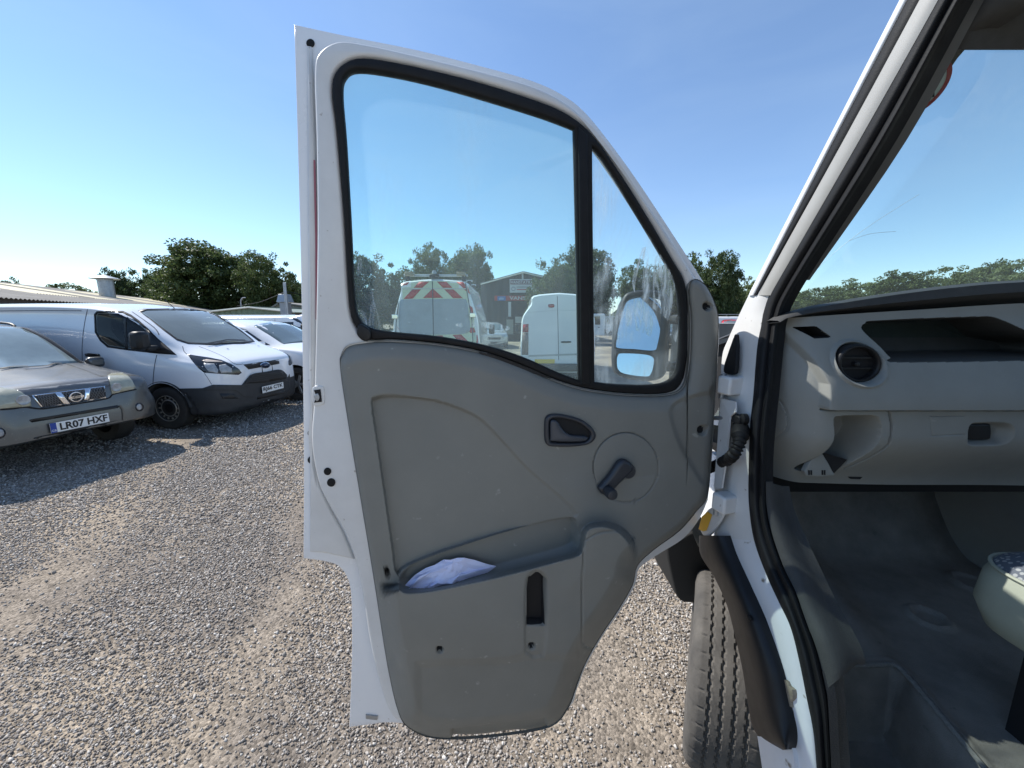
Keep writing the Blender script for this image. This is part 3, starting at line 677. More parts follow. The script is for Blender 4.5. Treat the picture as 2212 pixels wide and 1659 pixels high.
# rust and scrapes on the sill
RUST = mat('rust', (.30, .25, .19), .9, noise=(60, .5))
SFs = SF
prism('rust_patch', [cr([(1682, 1474), (1690, 1467), (1699, 1472), (1703, 1482), (1710, 1490), (1712, 1508), (1707, 1516), (1709, 1528), (1702, 1524), (1697, 1526), (1694, 1510), (1687, 1502), (1689, 1488)], 2)], SF, -.012, .0005, RUST, van, 2, .001)
# body sides that close the cab
def body_panel(name, pts, m=WHITE, t=.02):
    n = len(pts); return solid(make(name, pts, [tuple(range(n))], m, van, None), t)
body_panel('front_wing', [(.63, 1.10, 1.30), (.63, 1.10, 1.04), (.63, 1.2, 1.07), (.63, 1.37, 1.09), (.64, 1.6, 1.05), (.67, 1.95, .92), (.67, 1.98, 1.08), (.65, 1.55, 1.30)])
body_panel('bonnet', [(.64, 1.12, 1.40), (.66, 1.6, 1.30), (.70, 2.0, 1.08), (2.0, 2.0, 1.08), (2.04, 1.6, 1.32), (2.04, 1.12, 1.52)])
body_panel('cowl_light_block', [(.70, 1.06, 1.06), (.70, 1.62, 1.06), (.70, 1.62, 1.55), (.70, 1.20, 1.66), (.70, 1.06, 1.60)], DARK)  # inner panel added to block sun leaking in beside the dash
body_panel('rear_pillar', [(.60, -.02, .60), (.60, -.75, .55), (.70, -.75, 2.35), (.70, -.02, 2.35)])
body_panel('load_body', [(.60, -.75, .5), (.60, -3.2, .5), (.70, -3.2, 2.4), (.70, -.75, 2.4)])
body_panel('cab_back', [(.6, -.70, .7), (2.05, -.70, .7), (2.0, -.70, 2.3), (.72, -.70, 2.3)], mat('cab_back_lining', (.12, .12, .115), .8))
body_panel('far_door', [(2.36, 1.75, .6), (2.36, -.70, .6), (2.36, -.70, 1.62), (2.36, 1.75, 1.62)], TRIM)
HEAD = mat('headlining', (.075, .075, .072), .9, noise=(50, .2))
# pillar top end gives roof height
ptop = SF.pt(2102, 0, -.07); pmid = SF.pt(1733, 605, -.07); pdir = (ptop - pmid).normalized()
WN = pdir.cross(Vector((1, 0, 0))).normalized(); WN = WN if WN.y < 0 else -WN
WF = PlaneFrame(pmid - WN * .02, WN)
GLASS_W = glass_mat('windscreen_glass', (.80, .925, .905), .12, dust=.16, dust_scale=1.6, stretch=(1, 1, 1), dust_lo=.45, dust_hi=.8, base_dust_sheen=.045, dcol=(.72, .82, .80))
a = pmid - pdir * .55 - WN * .02; b = ptop + pdir * .10 - WN * .02
make('windscreen', [a, a + Vector((1.45, 0, 0)), b + Vector((1.45, 0, 0)), b], [(0, 1, 2, 3)], GLASS_W, van, None)
CRK = mat('crack_line', (.42, .52, .55), .4)
for pts in ([(1745, 600), (1800, 548), (1850, 508), (1905, 470), (1985, 420)], [(1835, 520), (1880, 505), (1935, 500)]):
    Q = [WF.pt(x, y, .0) for x, y in pts]; tube('windscreen_crack', Q, .0004, CRK, van, 5, 3)
# header, headlining, roof, sun visor
hd = [WF.pt(x, y, .0) for x, y in ((2030, 112), (2107, 104), (2185, 100), (2330, 102))]
hz = hd[1].z; hy = hd[1].y
print('header', hd[1], 'pillar', ptop, pmid, SF.pt(2020,-150,0), SF.pt(2184,-150,-.045))
rows = []
for (dy, dz) in ((.005, .0), (-.012, -.004), (-.05, .03), (-.12, .06), (-.4, .085), (-1.3, .09)):
    rows.append([(x, hy + dy, hz + dz * 2.2) for x in (.765, .80, .9, 1.3, 2.0)])
solid(grid('headlining', rows, HEAD, van), .02, 1)
body_panel('roof', [(.72, hy - .09, hz + .14), (1.0, hy + .0, hz + .03), (2.02, hy + .0, hz + .03), (2.02, -.8, hz + .24), (.72, -.8, hz + .24)], WHITE)
VIS = mat('sun_visor', (.10, .10, .10), .8, noise=(30, .2))
v = box('sun_visor', (hd[2].x + .30, hy - .06, hz - .005), (.46, .13, .022), VIS, van, 0, .01)
strip('pillar_head_trim', [(2110, -140), (2080, -10), (2050, 60), (2010, 150), (1975, 220)], [(2330, -140), (2230, -10), (2120, 70), (2058, 112), (1992, 214)], -.085, -.13, .01, HEAD, van, 20)
# round warning sticker on the windscreen
SF2 = PlaneFrame(WF.o - WN * .018 + WN * .0, WN)
sc = SF2.pt(1990, 190, 0); wx = Vector((1, 0, 0)); wy = pdir
def disc(name, c, r, m, w, r0=0.0, n=40, poly=None):
    if poly: return make(name, [c + wx * px * r + wy * py * r + WN * w for px, py in poly], [tuple(range(len(poly)))], m, van, None)
    V = []; Fs = []
    for k in range(n):
        t = 2 * math.pi * k / n
        V.append(c + (wx * math.cos(t) + wy * math.sin(t)) * r + WN * w)
        if r0: V.append(c + (wx * math.cos(t) + wy * math.sin(t)) * r0 + WN * w)
    Fs = [tuple(range(n))] if not r0 else [(2 * k, 2 * ((k + 1) % n), 2 * ((k + 1) % n) + 1, 2 * k + 1) for k in range(n)]
    return make(name, V, Fs, m, van, None)
STW = mat('sticker_white', (.55, .55, .53), .5); STR = mat('sticker_red', (.40, .02, .02), .5)
disc('windscreen_sticker', sc, .045, STW, .001); disc('sticker_ring', sc, .045, STR, .0018, .037)
disc('sticker_bar', sc, .045, STR, .0022, poly=[(.1, -.75), (.35, -.8), (.55, -.35), (.3, -.3), (.25, -.45)])
disc('sticker_mark', sc, .045, DARK, .0026, poly=[(.45, -.35), (.75, -.3), (.6, -.1)])

# ---- dashboard relief
DASHC = mat('dash_plastic', (.255, .262, .244), .6, noise=(9, .1), bump=(900, .3, .0012), speck=(40, .72, (.3, .3, .28)))
DP = PlaneFrame((0, .94, 0), (0, -1, 0))
dash_poly = cr([(1668, 1056), (1662, 980), (1666, 900), (1676, 800), (1683, 700), (1700, 690), (1755, 684), (1872, 676), (2006, 668), (2212, 655), (2420, 650), (2560, 650), (2560, 1075), (2212, 1067), (1960, 1066), (1771, 1061), (1700, 1058)], 4, True, sharp={0, 11, 12})
xs = np.linspace(1662.5, 2558, 330); xs = np.unique(np.concatenate([np.linspace(1662.6, 1770, 90), np.linspace(1770, 2120, 190), np.linspace(2120, 2330, 130), np.linspace(2330, 2558, 20)]))
top, bot = column_bounds(dash_poly, xs)
NR = 330; ts = np.linspace(0, 1, NR)
GX = np.repeat(xs[:, None], NR, 1); GY = top[:, None] + (bot - top)[:, None] * ts[None]
tray = cr([(1862, 712), (1872, 700), (1900, 694), (2110, 686), (2160, 690), (2225, 722), (2300, 740), (2300, 770), (2212, 773), (1915, 777), (1899, 770), (1885, 745)], 4)
upper_end = [(1702, 690), (1712, 728), (1722, 738), (1738, 776), (1750, 822), (1750, 855), (1742, 868), (1752, 876)]
binh = cr([(1772, 898), (1785, 891), (1850, 890), (1862, 898), (1866, 920), (1860, 950), (1845, 985), (1833, 1005), (1826, 1016), (1790, 1024), (1744, 1026), (1748, 1005), (1766, 970), (1774, 930)], 4)
sqh = [(1729, 708), (1762, 706), (1786, 727), (1754, 730)]
fuse = cr([(1667, 851), (1684, 851), (1704, 876), (1710, 920), (1700, 955), (1688, 990), (1655, 992), (1655, 930)], 3)
gseam = [(1883, 876), (1889, 910), (1886, 950), (1865, 990), (1842, 1019)]
latch = cr([(2049, 918), (2056, 906), (2075, 904), (2120, 904), (2138, 912), (2141, 926), (2130, 944), (2110, 950), (2062, 950), (2050, 942)], 4)
def dash_w(X, Y):
    s = (Y - 690) / 370.
    w = -.03 + .075 * ss(Y, 660, 870) - .10 * ss(Y, 930, 1075)
    w -= .14 * (1 - ss(X, 1655, 1775)) ** 1.6                      # rounded end
    up = ss(X - np.interp(Y, [690, 738, 776, 822, 868, 900], [1702, 1722, 1738, 1750, 1745, 1752]), -3, 5) * (Y < 876)
    w += .022 * up
    w -= .010 * (1 - ss(np.abs(Y - 876), .8, 3.2)) * (X > 1745)
    w -= .012 * (1 - ss(linedist(X, Y, gseam), .8, 3.0))
    w -= .15 * ss(-sdf(X, Y, tray), -2, 10)
    w -= .004 * (1 - ss(np.abs(sdf(X, Y, fuse)), .4, 1.8))
    w -= .10 * ss(-sdf(X, Y, binh), -3, 9)
    w -= .05 * ss(-sdf(X, Y, sqh), -1, 2)
    r = np.hypot((X - 1825) / 46., (Y - 781) / 40.)
    w += .008 * (1 - ss(np.abs(r - 1.12), 0, .14)) - .03 * (1 - ss(r, .90, 1.02))
    w -= .028 * ss(-sdf(X, Y, latch), -3, 10)
    w -= .003 * (1 - ss(np.abs(sdf(X, Y, [(1968, 890), (2090, 888), (2092, 925), (1972, 930)])), .3, 1.5)) * (X < 2040) * .6
    return w
WD = dash_w(GX, GY)
P = DP.pts(GX, GY, np.zeros(GX.shape)) - WD[..., None] * np.array((0, 1, 0)) * 1.0
dash = grid('dashboard', P, DASHC, van, 50)
tm_ = np.zeros(GX[:-1, :-1].shape, np.int32); fx = (GX[:-1, :-1] + GX[1:, 1:]) / 2; fy = (GY[:-1, :-1] + GY[1:, 1:]) / 2
dash.data.materials.append(mat('tray_shade', (.062, .064, .062), .75, noise=(20, .2))); dash.data.materials.append(DARK)  # recess shade painted as a dark colour on the tray faces
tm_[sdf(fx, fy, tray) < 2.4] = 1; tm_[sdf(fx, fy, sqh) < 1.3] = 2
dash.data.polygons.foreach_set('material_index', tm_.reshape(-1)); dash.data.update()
dash['label'] = 'grey moulded dashboard with glovebox and air vent'
def dpt(x, y, w): return DP.pt(x, y, 0) + Vector((0, -w, 0))
class DashF:
    n = Vector((0, -1, 0))
    def pts(s, x, y, w): return DP.pts(x, y, np.zeros(np.shape(x))) - np.asarray(w)[..., None] * np.array((0, 1, 0))
DSH = DashF()
dw = lambda x, y: float(dash_w(np.array([[float(x)]]), np.array([[float(y)]]))[0, 0])
el = lambda cx, cy, rx, ry, n=36: [(cx + rx * math.cos(2 * math.pi * k / n), cy + ry * math.sin(2 * math.pi * k / n)) for k in range(n)]
vw = dw(1825 + 62, 781)
prism('vent_ring', [el(1825, 781, 46, 40), el(1825, 781, 37, 32)], DSH, vw - .03, vw + .006, BLACK_PL, dash, 5, .007)
prism('vent_dish', [el(1825, 781, 42, 36)], DSH, vw - .03, vw - .010, DARK, dash)
for k in (-1, 1):
    hh = math.sqrt(max(0, 1 - (k / 3.0) ** 2)) * 36
    prism('vent_slat', [[(1825 - hh, 781 + k * 11 - 1.6), (1825 + hh, 781 + k * 11 - 1.6), (1825 + hh, 781 + k * 11 + 1.6), (1825 - hh, 781 + k * 11 + 1.6)]], DSH, vw - .012, vw - .004, BLACK_PL, dash)
prism('vent_knob', [el(1822, 783, 5, 5, 14)], DSH, vw - .018, vw + .002, BLACK_PL, dash, 2, .002)
BF = PlaneFrame((0, .94 - (dw(1872, 950) - .045), 0), (0, -1, 0))
prism('broken_panel', [[(1769, 975), (1830, 993), (1802, 1022)]], BF, -.004, .0, DARK, dash)
prism('bin_clip', [cr([(1745, 1006), (1768, 975), (1780, 985), (1800, 1020), (1800, 1028), (1742, 1028)], 2)], BF, -.01, .003, DASHC, dash, 2, .002)
for x in (1748, 1753, 1777, 1782):
    prism('clip_slot', [[(x - 1.4, 1016), (x + 1.4, 1016), (x + 1.4, 1026), (x - 1.4, 1026)]], BF, .001, .0045, DARK, dash)
prism('glovebox_latch', [cr([(2056, 914), (2064, 909), (2106, 909), (2112, 916), (2112, 936), (2104, 943), (2062, 943), (2055, 936)], 3)], DSH, dw(2085, 926) - .004, dw(2085, 926) + .012, BLACK_PL, dash, 4, .005)
prism('underside_clip', [[(1862, 1044), (1895, 1045), (1890, 1050), (1868, 1049)]], DSH, dw(1878, 1048) - .01, dw(1878, 1048) + .003, DARK, dash)
# padded top, darkened in colour for the cowl's shade
PAD = mat('dash_pad_shade', (.045, .046, .047), .7, noise=(20, .25), bump=(700, .3, .0012))
tl = np.array(resamp(cr([(1684, 700), (1700, 692), (1755, 686), (1872, 678), (2006, 670), (2212, 657), (2560, 650)], 5, False), 60))
tm = np.array(resamp(cr([(1680, 692), (1696, 682), (1755, 664), (1822, 651), (1939, 632), (2074, 615), (2212, 604), (2560, 590)], 5, False), 60))
mm = tl * .5 + tm * .5
rows = [DP.pts(tl[:, 0], tl[:, 1], np.zeros(60)) + np.array((0, .05, 0)), DP.pts(mm[:, 0], mm[:, 1], np.zeros(60)) + np.array((0, -.005, 0)), DP.pts(tm[:, 0] * .8 + mm[:, 0] * .2, tm[:, 1] * .8 + mm[:, 1] * .2, np.zeros(60)) + np.array((0, .0, 0)),
        DP.pts(tm[:, 0], tm[:, 1], np.zeros(60)) + np.array((0, .03, 0))]
last = rows[-1]
rows.append(last + np.array((.01, .10, -.02))); rows.append(last + np.array((.03, .42, -.10)))
grid('dash_top', rows, PAD, dash, 60)
solid(make('dash_core', [(.72, 1.12, 1.19), (2.05, 1.12, 1.19), (2.05, 1.12, 1.72), (.72, 1.12, 1.60)], [(0, 1, 2, 3)], DARK, dash, None), .02)
# kick panel below the dash left end
# ---- floor with its step well
FLOOR = mat('floor_mat', (.26, .25, .225), .62, noise=(7, .45), bump=(420, .6, .002), speck=(30, .70, (.14, .135, .12)))
Zf = .80
well = [at_z(x, y, Zf) for x, y in ((1786, 1442), (1930, 1438), (1958, 1458), (2016, 1530), (2128, 1662), (2300, 1870), (1790, 1870))]
well = [(p.x, p.y) for p in well]
gx = np.linspace(.700, 2.36, 220); gy = np.linspace(-.1, 1.62, 220)
FX, FY = np.meshgrid(gx, gy, indexing='ij'); d = sdf(FX, FY, well)
FZ = Zf + .35 * ss(FY, 1.28, 1.62) ** 1.5 - .20 * ss(-d, -.006, .03) + .006 * (1 - ss(np.abs(d - .012), 0, .014))
FZ += .10 * (1 - ss(FX, .65, .80)) * ss(FY, .62, .95)
FZ += .03 * (1 - ss(np.abs(FX - (1.02 + .3 * (FY - 1))), 0, .10)) * ss(FY, .85, 1.05)
for (cx, cy_, r) in ((1.62, 1.22, .05), (1.30, 1.06, .045)):
    rr = np.hypot(FX - cx, FY - cy_); FZ += .012 * (1 - ss(np.abs(rr - r), 0, .016))
grid('cab_floor', np.stack([FX, FY, FZ], -1), FLOOR, van, 60)
EDGE = mat('mat_edge', (.22, .22, .205), .75, noise=(120, .4)); KICK = mat('kick_panel', (.05, .049, .046), .7, noise=(12, .25), bump=(420, .5, .002))
tube('floor_edge_bead', [at_z(x, y, Zf + .006) for x, y in ((1784, 1440), (1900, 1436), (1932, 1437), (1960, 1460), (2018, 1528), (2130, 1662), (2230, 1780))], .006, EDGE, van, 8, 5)
box('centre_console', (1.90, 1.32, .98), (.30, .40, .40), DASHC, van, 0, .03)
make('toe_board', [(.66, 1.60, 1.1), (2.36, 1.60, 1.1), (2.36, 1.60, 1.7), (.66, 1.60, 1.7)], [(0, 1, 2, 3)], FLOOR, van, None)
strip('kick_panel', [(1654, 1040), (1656, 1093), (1667, 1150), (1693, 1225), (1720, 1281), (1742, 1345), (1761, 1393), (1776, 1450), (1784, 1490)], [(1690, 1050), (1700, 1100), (1725, 1160), (1755, 1225), (1785, 1290), (1812, 1340), (1838, 1390), (1850, 1425), (1850, 1436)], -.036, -.105, .012, KICK, van, 50)
strip('sill_inner', [(1776, 1450), (1787, 1502), (1792, 1581), (1796, 1659), (1804, 1800)], [(1800, 1450), (1806, 1502), (1812, 1581), (1818, 1659), (1830, 1800)], -.034, -.06, .002, KICK, van, 30)

# ---- seat corner
def seat():
    X0, X1, Y0, Y1, Z0, Z1 = 1.05, 1.52, .22, .83, 1.015, 1.20
    SIDE = mat('seat_side_vinyl', (.30, .33, .27), .6, noise=(14, .12), bump=(900, .2, .001))
    m = bpy.data.materials.new('seat_spotted_fabric'); m.use_nodes = True; t = m.node_tree; p = t.nodes['Principled BSDF']; p.inputs['Roughness'].default_value = .95
    tc = t.nodes.new('ShaderNodeTexCoord'); vo = t.nodes.new('ShaderNodeTexVoronoi'); vo.inputs['Scale'].default_value = 95; vo.inputs['Randomness'].default_value = .55
    t.links.new(tc.outputs['Object'], vo.inputs['Vector'])
    rp = t.nodes.new('ShaderNodeValToRGB'); rp.color_ramp.elements[0].position = .30; rp.color_ramp.elements[0].color = (.26, .28, .29, 1); rp.color_ramp.elements[1].position = .42; rp.color_ramp.elements[1].color = (.085, .10, .125, 1)
    t.links.new(vo.outputs[0], rp.inputs[0]); t.links.new(rp.outputs[0], p.inputs['Base Color'])
    def ringpts(inset, z, r):
        x0, x1, y0, y1 = X0 + inset, X1 - inset, Y0 + inset, Y1 - inset; out = []
        for (cx, cy_, a0) in ((x1 - r, y1 - r, 0), (x0 + r, y1 - r, 90), (x0 + r, y0 + r, 180), (x1 - r, y0 + r, 270)):
            for k in range(7):
                a = R(a0 + 15 * k); out.append((cx + r * math.cos(a), cy_ + r * math.sin(a), z))
        return out
    side = [ringpts(.05, Z0, .06), ringpts(.018, Z0 + .02, .08), ringpts(.0, Z0 + .07, .09), ringpts(.004, Z1 - .05, .09), ringpts(.014, Z1 - .022, .085)]
    s = grid('passenger_seat', side, SIDE, van, 60, closed_v=True); s['label'] = 'spotted fabric seat cushion with grey green sides'
    topr = [ringpts(.014, Z1 - .022, .085), ringpts(.022, Z1 - .010, .08), ringpts(.045, Z1 + .006, .07), ringpts(.10, Z1 + .016, .06), ringpts(.19, Z1 + .02, .03)]
    tp = grid('seat_cover', topr, m, s, 60, closed_v=True, caps=True)
    rg = ringpts(.011, Z1 - .022, .085)
    tube('seat_piping', rg + [rg[0]], .004, SIDE, s, 6, 1)
    box('seat_base', (1.30, .5, .90), (.36, .46, .24), BLACK_PL, s)
seat()

# ---- hinges, check strap, wiring boot, sticker
def hinge(px, py, w):
    p = SF.pt(px, py, w); h = box('door_hinge', (p.x, p.y, p.z), (.05, .045, .05), WHITE_IN, van, .3, .006)
    q = SF.pt(px - 17, py + 2, w + .005)
    lathe('hinge_pin', [(.008, -.035), (.008, .035)], STEEL, van, 12, Matrix.Translation(q))
hinge(1578, 832, .012); hinge(1566, 1085, .012)
q1 = DF.pt(1538, 903, -.02); q2 = SF.pt(1600, 903, -.0)
tube('check_strap', [q1, q1 * .5 + q2 * .5, q2], .006, STEEL, van, 8, 1)
box('check_bracket', SF.pt(1592, 904, .005), (.02, .05, .022), BLACK_PL, van, 0, .003)
lathe('check_bolt', [(.014, -.006), (.014, .006), (.006, .010)], BLACK_PL, van, 16, basis(SF.pt(1607, 905, .0), (0, 1, 0), (0, 0, 1)) @ Matrix.Rotation(math.pi, 4, 'X'))
bp = [DF.pt(1528, 1012, -.03), DF.pt(1545, 1006, -.035), SF.pt(1576, 990, .035), SF.pt(1594, 965, .03), SF.pt(1600, 935, .01), SF.pt(1600, 922, -.01)]
bs = cr(bp, 16, False); rad = [.0135 + .0028 * math.sin(i * 1.55) if i < len(bs) * .72 else .020 for i in range(len(bs))]
tube('wiring_boot', bs, rad, BLACK_RUB, van, 14, 1)
prism('wing_gap', [cr([(1586, 722), (1590, 740), (1590, 760), (1586, 806), (1564, 806), (1562, 792), (1570, 766)], 3)], SF, .004, .014, BLACK_RUB, van, 3, .004)
body_panel('pillar_bracket', [SF.pt(x, y, .016) for x, y in ((1560, 860), (1592, 868), (1592, 890), (1580, 900), (1572, 990), (1562, 1055), (1545, 1055))], WHITE_IN, .004)
prism('hinge_flap', [cr([(1512, 1146), (1520, 1112), (1540, 1094), (1556, 1100), (1562, 1112), (1545, 1140), (1528, 1160)], 2)], SF, .008, .014, WHITE_IN, van, 2, .002)
prism('warning_label', [[(1509, 1143), (1516, 1116), (1528, 1105), (1538, 1112), (1526, 1146), (1518, 1148)]], SF, .015, .0158, mat('yellow_label', (.75, .42, .02), .45), van)

# ---- front wheel, steered right
def wheel_near():
    Rr, Wd = .345, .228; steer = R(-27); fwd = Vector((math.sin(-steer), math.cos(steer), 0)); axle = Vector((fwd.y, -fwd.x, 0))
    p = at_z(1560, 1659, .27); c = Vector((p.x, p.y, 0)) + fwd * Rr * .97 + Vector((0, 0, Rr))
    c = c + axle * 0.0
    w = empty('front_wheel', c); w.parent = van; bpy.context.view_layer.update(); w.matrix_parent_inverse = van.matrix_world.inverted()
    M = basis(c, fwd, (0, 0, 1))            # local x forward, y up, z = axle direction (right)
    n = 180; rows = []; prof = []
    hw = Wd / 2
    P = [(-hw * .80, .215), (-hw * .98, .25), (-hw * 1.04, .285), (-hw * .99, .318), (-hw * .90, .334), (-hw * .80, .3405)]
    zs = np.linspace(-hw * .80, hw * .80, 41)
    P += [(z, .345 - .004 * (abs(z) / hw) ** 2) for z in zs[1:-1]]
    P += [(-a, b) for a, b in reversed(P[:6])]
    grooves = [-.055, -.018, .018, .055]
    for k in range(n * 2):
        th = 2 * math.pi * k / (n * 2); row = []
        for (z, r) in P:
            rr = r
            if abs(z) <= hw * .80:
                for gi, g in enumerate(grooves):
                    gg = g + .0022 * (1 if (k // 3) % 2 else -1)
                    if abs(z - gg) < .0036: rr -= .0075
                if abs(z) > .066 and (k % 9) == 0: rr -= .0035
                if .024 < abs(z) < .050 and ((k + int(abs(z) * 400)) % 12) == 0: rr -= .002
            row.append(tuple(M @ Vector((rr * math.cos(th), rr * math.sin(th), z))))
        rows.append(row)
    TT = mat('dusty_tyre', (.11, .10, .088), .92, noise=(9, .8), second=(.04, .038, .036), bump=(160, .4, .002))
    TT2 = MATS['dusty_tyre']
    grid('tyre', rows, TT2, w, 30, closed_u=True)
    lathe('rim', [(.03, -.02), (.12, -.03), (.20, -.06), (.215, -.09), (.215, .09), (.20, .09), (.03, .02)], STEEL, w, 40, M)
wheel_near()
# ------------------------------------------------------------------ vehicle kit
def pchip(x, Y, q):
    x = np.asarray(x, float); Y = np.asarray(Y, float); o = np.argsort(x); x = x[o]; Y = Y[o]
    h = np.diff(x); d = np.diff(Y, axis=0) / h[:, None]; m = np.zeros_like(Y)
    for i in range(1, len(x) - 1):
        a, b = d[i - 1], d[i]; w1 = 2 * h[i] + h[i - 1]; w2 = h[i] + 2 * h[i - 1]
        with np.errstate(divide='ignore', invalid='ignore'):
            hm = (w1 + w2) / (w1 / a + w2 / b)
        m[i] = np.where(a * b > 0, hm, 0)
    m[0] = d[0]; m[-1] = d[-1]
    k = np.clip(np.searchsorted(x, q) - 1, 0, len(x) - 2); t = ((q - x[k]) / h[k])[:, None]; H = h[k][:, None]
    return (2 * t ** 3 - 3 * t ** 2 + 1) * Y[k] + (t ** 3 - 2 * t ** 2 + t) * H * m[k] + (-2 * t ** 3 + 3 * t ** 2) * Y[k + 1] + (t ** 3 - t ** 2) * H * m[k + 1]

class Vehicle:
    def __init__(s, name, loc, heading, label, cat, group=None):
        s.root = empty(name, loc, 0); s.root.rotation_euler = (0, 0, heading)
        tag(s.root, label, cat, group)
        s.M = Matrix.Translation(Vector(loc)) @ Matrix.Rotation(heading, 4, 'Z'); s.Mi = s.M.inverted()
        s.bvh = None
    def loc(s, p): return s.Mi @ Vector(p)
    def shell(s, table, m, nx=90, sub=4, name='body', arches=(), cuts=(), cavity=None, inner=DARK, arch_r=.38, xs=None, low=None):
        X = [r[0] for r in table]; Y = np.array([[c for p in r[1] for c in p] for r in table], float)
        q = np.array(xs) if xs is not None else np.unique(np.concatenate([np.linspace(min(X), max(X), nx), np.linspace(max(X) - .12, max(X), 8), np.linspace(min(X), min(X) + .1, 6)]))
        S = pchip(X, Y, q).reshape(len(q), -1, 2); rows = []
        for i in range(len(q)):
            half = cr([tuple(p) for p in S[i]], sub, False)
            ring = [(q[i], y, z) for (y, z) in half] + [(q[i], -y, z) for (y, z) in reversed(half[1:-1])]
            rows.append(ring)
        rows = np.array(rows); r, c = rows.shape[:2]; F = []
        for i in range(r - 1):
            for j in range(c): F.append((i * c + j, i * c + (j + 1) % c, (i + 1) * c + (j + 1) % c, (i + 1) * c + j))
        for e, rev in ((0, False), (r - 1, True)):
            f = [e * c + j for j in range(c)]; F.append(tuple(f if rev else reversed(f)))
        me = bpy.data.meshes.new(name); me.from_pydata(rows.reshape(-1, 3).tolist(), [], F)
        bm = bmesh.new(); bm.from_mesh(me); bmesh.ops.recalc_face_normals(bm, faces=bm.faces); bmesh.ops.triangulate(bm, faces=[f for f in bm.faces if len(f.verts) > 4]); bm.to_mesh(me)
        s.bvh = BVHTree.FromBMesh(bm); bm.free()
        smooth(me, 40); me.materials.append(m)
        o = link(name, me, m, s.root, True); s.body = o
        cutters = []
        for (ax, az, rr, y0, y1) in arches:
            for sd in (-1, 1):
                bmx = bmesh.new(); n = 40
                V0 = [bmx.verts.new((ax + rr * math.cos(2 * math.pi * k / n), sd * y0, az + rr * math.sin(2 * math.pi * k / n))) for k in range(n)]
                V1 = [bmx.verts.new((ax + rr * math.cos(2 * math.pi * k / n), sd * y1, az + rr * math.sin(2 * math.pi * k / n))) for k in range(n)]
                for k in range(n): bmx.faces.new((V0[k], V0[(k + 1) % n], V1[(k + 1) % n], V1[k]))
                bmx.faces.new(V0); bmx.faces.new(V1); cutters.append(bmx)
        for prismv in cuts:
            a, b = prismv; bmx = bmesh.new(); n = len(a)
            V0 = [bmx.verts.new(p) for p in a]; V1 = [bmx.verts.new(p) for p in b]
            for k in range(n): bmx.faces.new((V0[k], V0[(k + 1) % n], V1[(k + 1) % n], V1[k]))
            bmx.faces.new(V0); bmx.faces.new(V1); cutters.append(bmx)
        if cutters:
            tmp = []
            for bmx in cutters:
                bmesh.ops.recalc_face_normals(bmx, faces=bmx.faces); mc = bpy.data.meshes.new('cut'); bmx.to_mesh(mc); bmx.free(); mc.materials.append(inner)
                co = bpy.data.objects.new('cut', mc); COL.objects.link(co); co.parent = s.root; tmp.append(co)
                b = o.modifiers.new('cut', 'BOOLEAN'); b.object = co; b.operation = 'DIFFERENCE'; b.solver = 'EXACT'
                if hasattr(b, 'material_mode'): b.material_mode = 'TRANSFER'
            bpy.context.view_layer.update()
            dg = bpy.context.evaluated_depsgraph_get(); nm = bpy.data.meshes.new_from_object(o.evaluated_get(dg))
            o.modifiers.clear(); o.data = nm; nm.name = name
            for co in tmp: bpy.data.objects.remove(co)
            smooth(nm, 40)
        if low:
            o.data.materials.append(low[0]); k = len(o.data.materials) - 1
            for p in o.data.polygons:
                if low[1](p.center): p.material_index = k
        return o
    # --- casting photo pixels or local 2-D shapes on the shell
    def cast(s, o, d):
        h = s.bvh.ray_cast(o, d)
        if h[0] is None:
            best = None                              # a little outside the outline: nearest place on the shell
            for t in np.linspace(0, 1, 24):
                p = o + d * (s.near + (s.far - s.near) * t); q = s.bvh.find_nearest(p)
                if q[0] is not None and (best is None or q[3] < best[3]): best = q
            return best[0], best[1]
        return h[0], h[1]
    def caster(s, kind):
        if kind == 'px':
            o = s.Mi @ CAM; Rm = s.Mi.to_3x3(); dist = (s.root.location - CAM).length; s.near, s.far = max(.5, dist - 4), dist + 5
            return lambda x, y: s.cast(o, (Rm @ ray(x, y)).normalized())
        s.near, s.far = 0, 12
        ax = {'right': (lambda x, y: (Vector((x, -4, y)), Vector((0, 1, 0)))), 'left': (lambda x, y: (Vector((x, 4, y)), Vector((0, -1, 0)))),
              'front': (lambda x, y: (Vector((6, x, y)), Vector((-1, 0, 0)))), 'rear': (lambda x, y: (Vector((-8, x, y)), Vector((1, 0, 0)))), 'top': (lambda x, y: (Vector((x, y, 5)), Vector((0, 0, -1))))}[kind]
        return lambda x, y: s.cast(*ax(x, y))
    def decal(s, name, loops, m, kind='px', off=.003, step=12., parent=None, thick=.004, mirror=False, crn=0):
        c = s.caster(kind)
        loops = [cr(l, crn) if crn else l for l in loops]
        flat = [Vector((p[0], p[1], 0)) for l in loops for p in l]
        bm = bmesh.new(); vs_ = [bm.verts.new(p) for p in flat]
        for t in tessellate_polygon([[Vector((p[0], p[1], 0)) for p in l] for l in loops]):
            try: bm.faces.new([vs_[i] for i in t])
            except ValueError: pass
        lo = [min(p[i] for p in flat) for i in (0, 1)]; hi = [max(p[i] for p in flat) for i in (0, 1)]
        for ax in (0, 1):
            k = lo[ax] + step
            while k < hi[ax]:
                co = Vector((0, 0, 0)); co[ax] = k; no = Vector((0, 0, 0)); no[ax] = 1
                bmesh.ops.bisect_plane(bm, geom=bm.verts[:] + bm.edges[:] + bm.faces[:], plane_co=co, plane_no=no); k += step
        for v in bm.verts:
            p, n = c(v.co.x, v.co.y); v.co = p + n * off
        bmesh.ops.recalc_face_normals(bm, faces=bm.faces)
        # make normals point out of the shell
        acc = 0
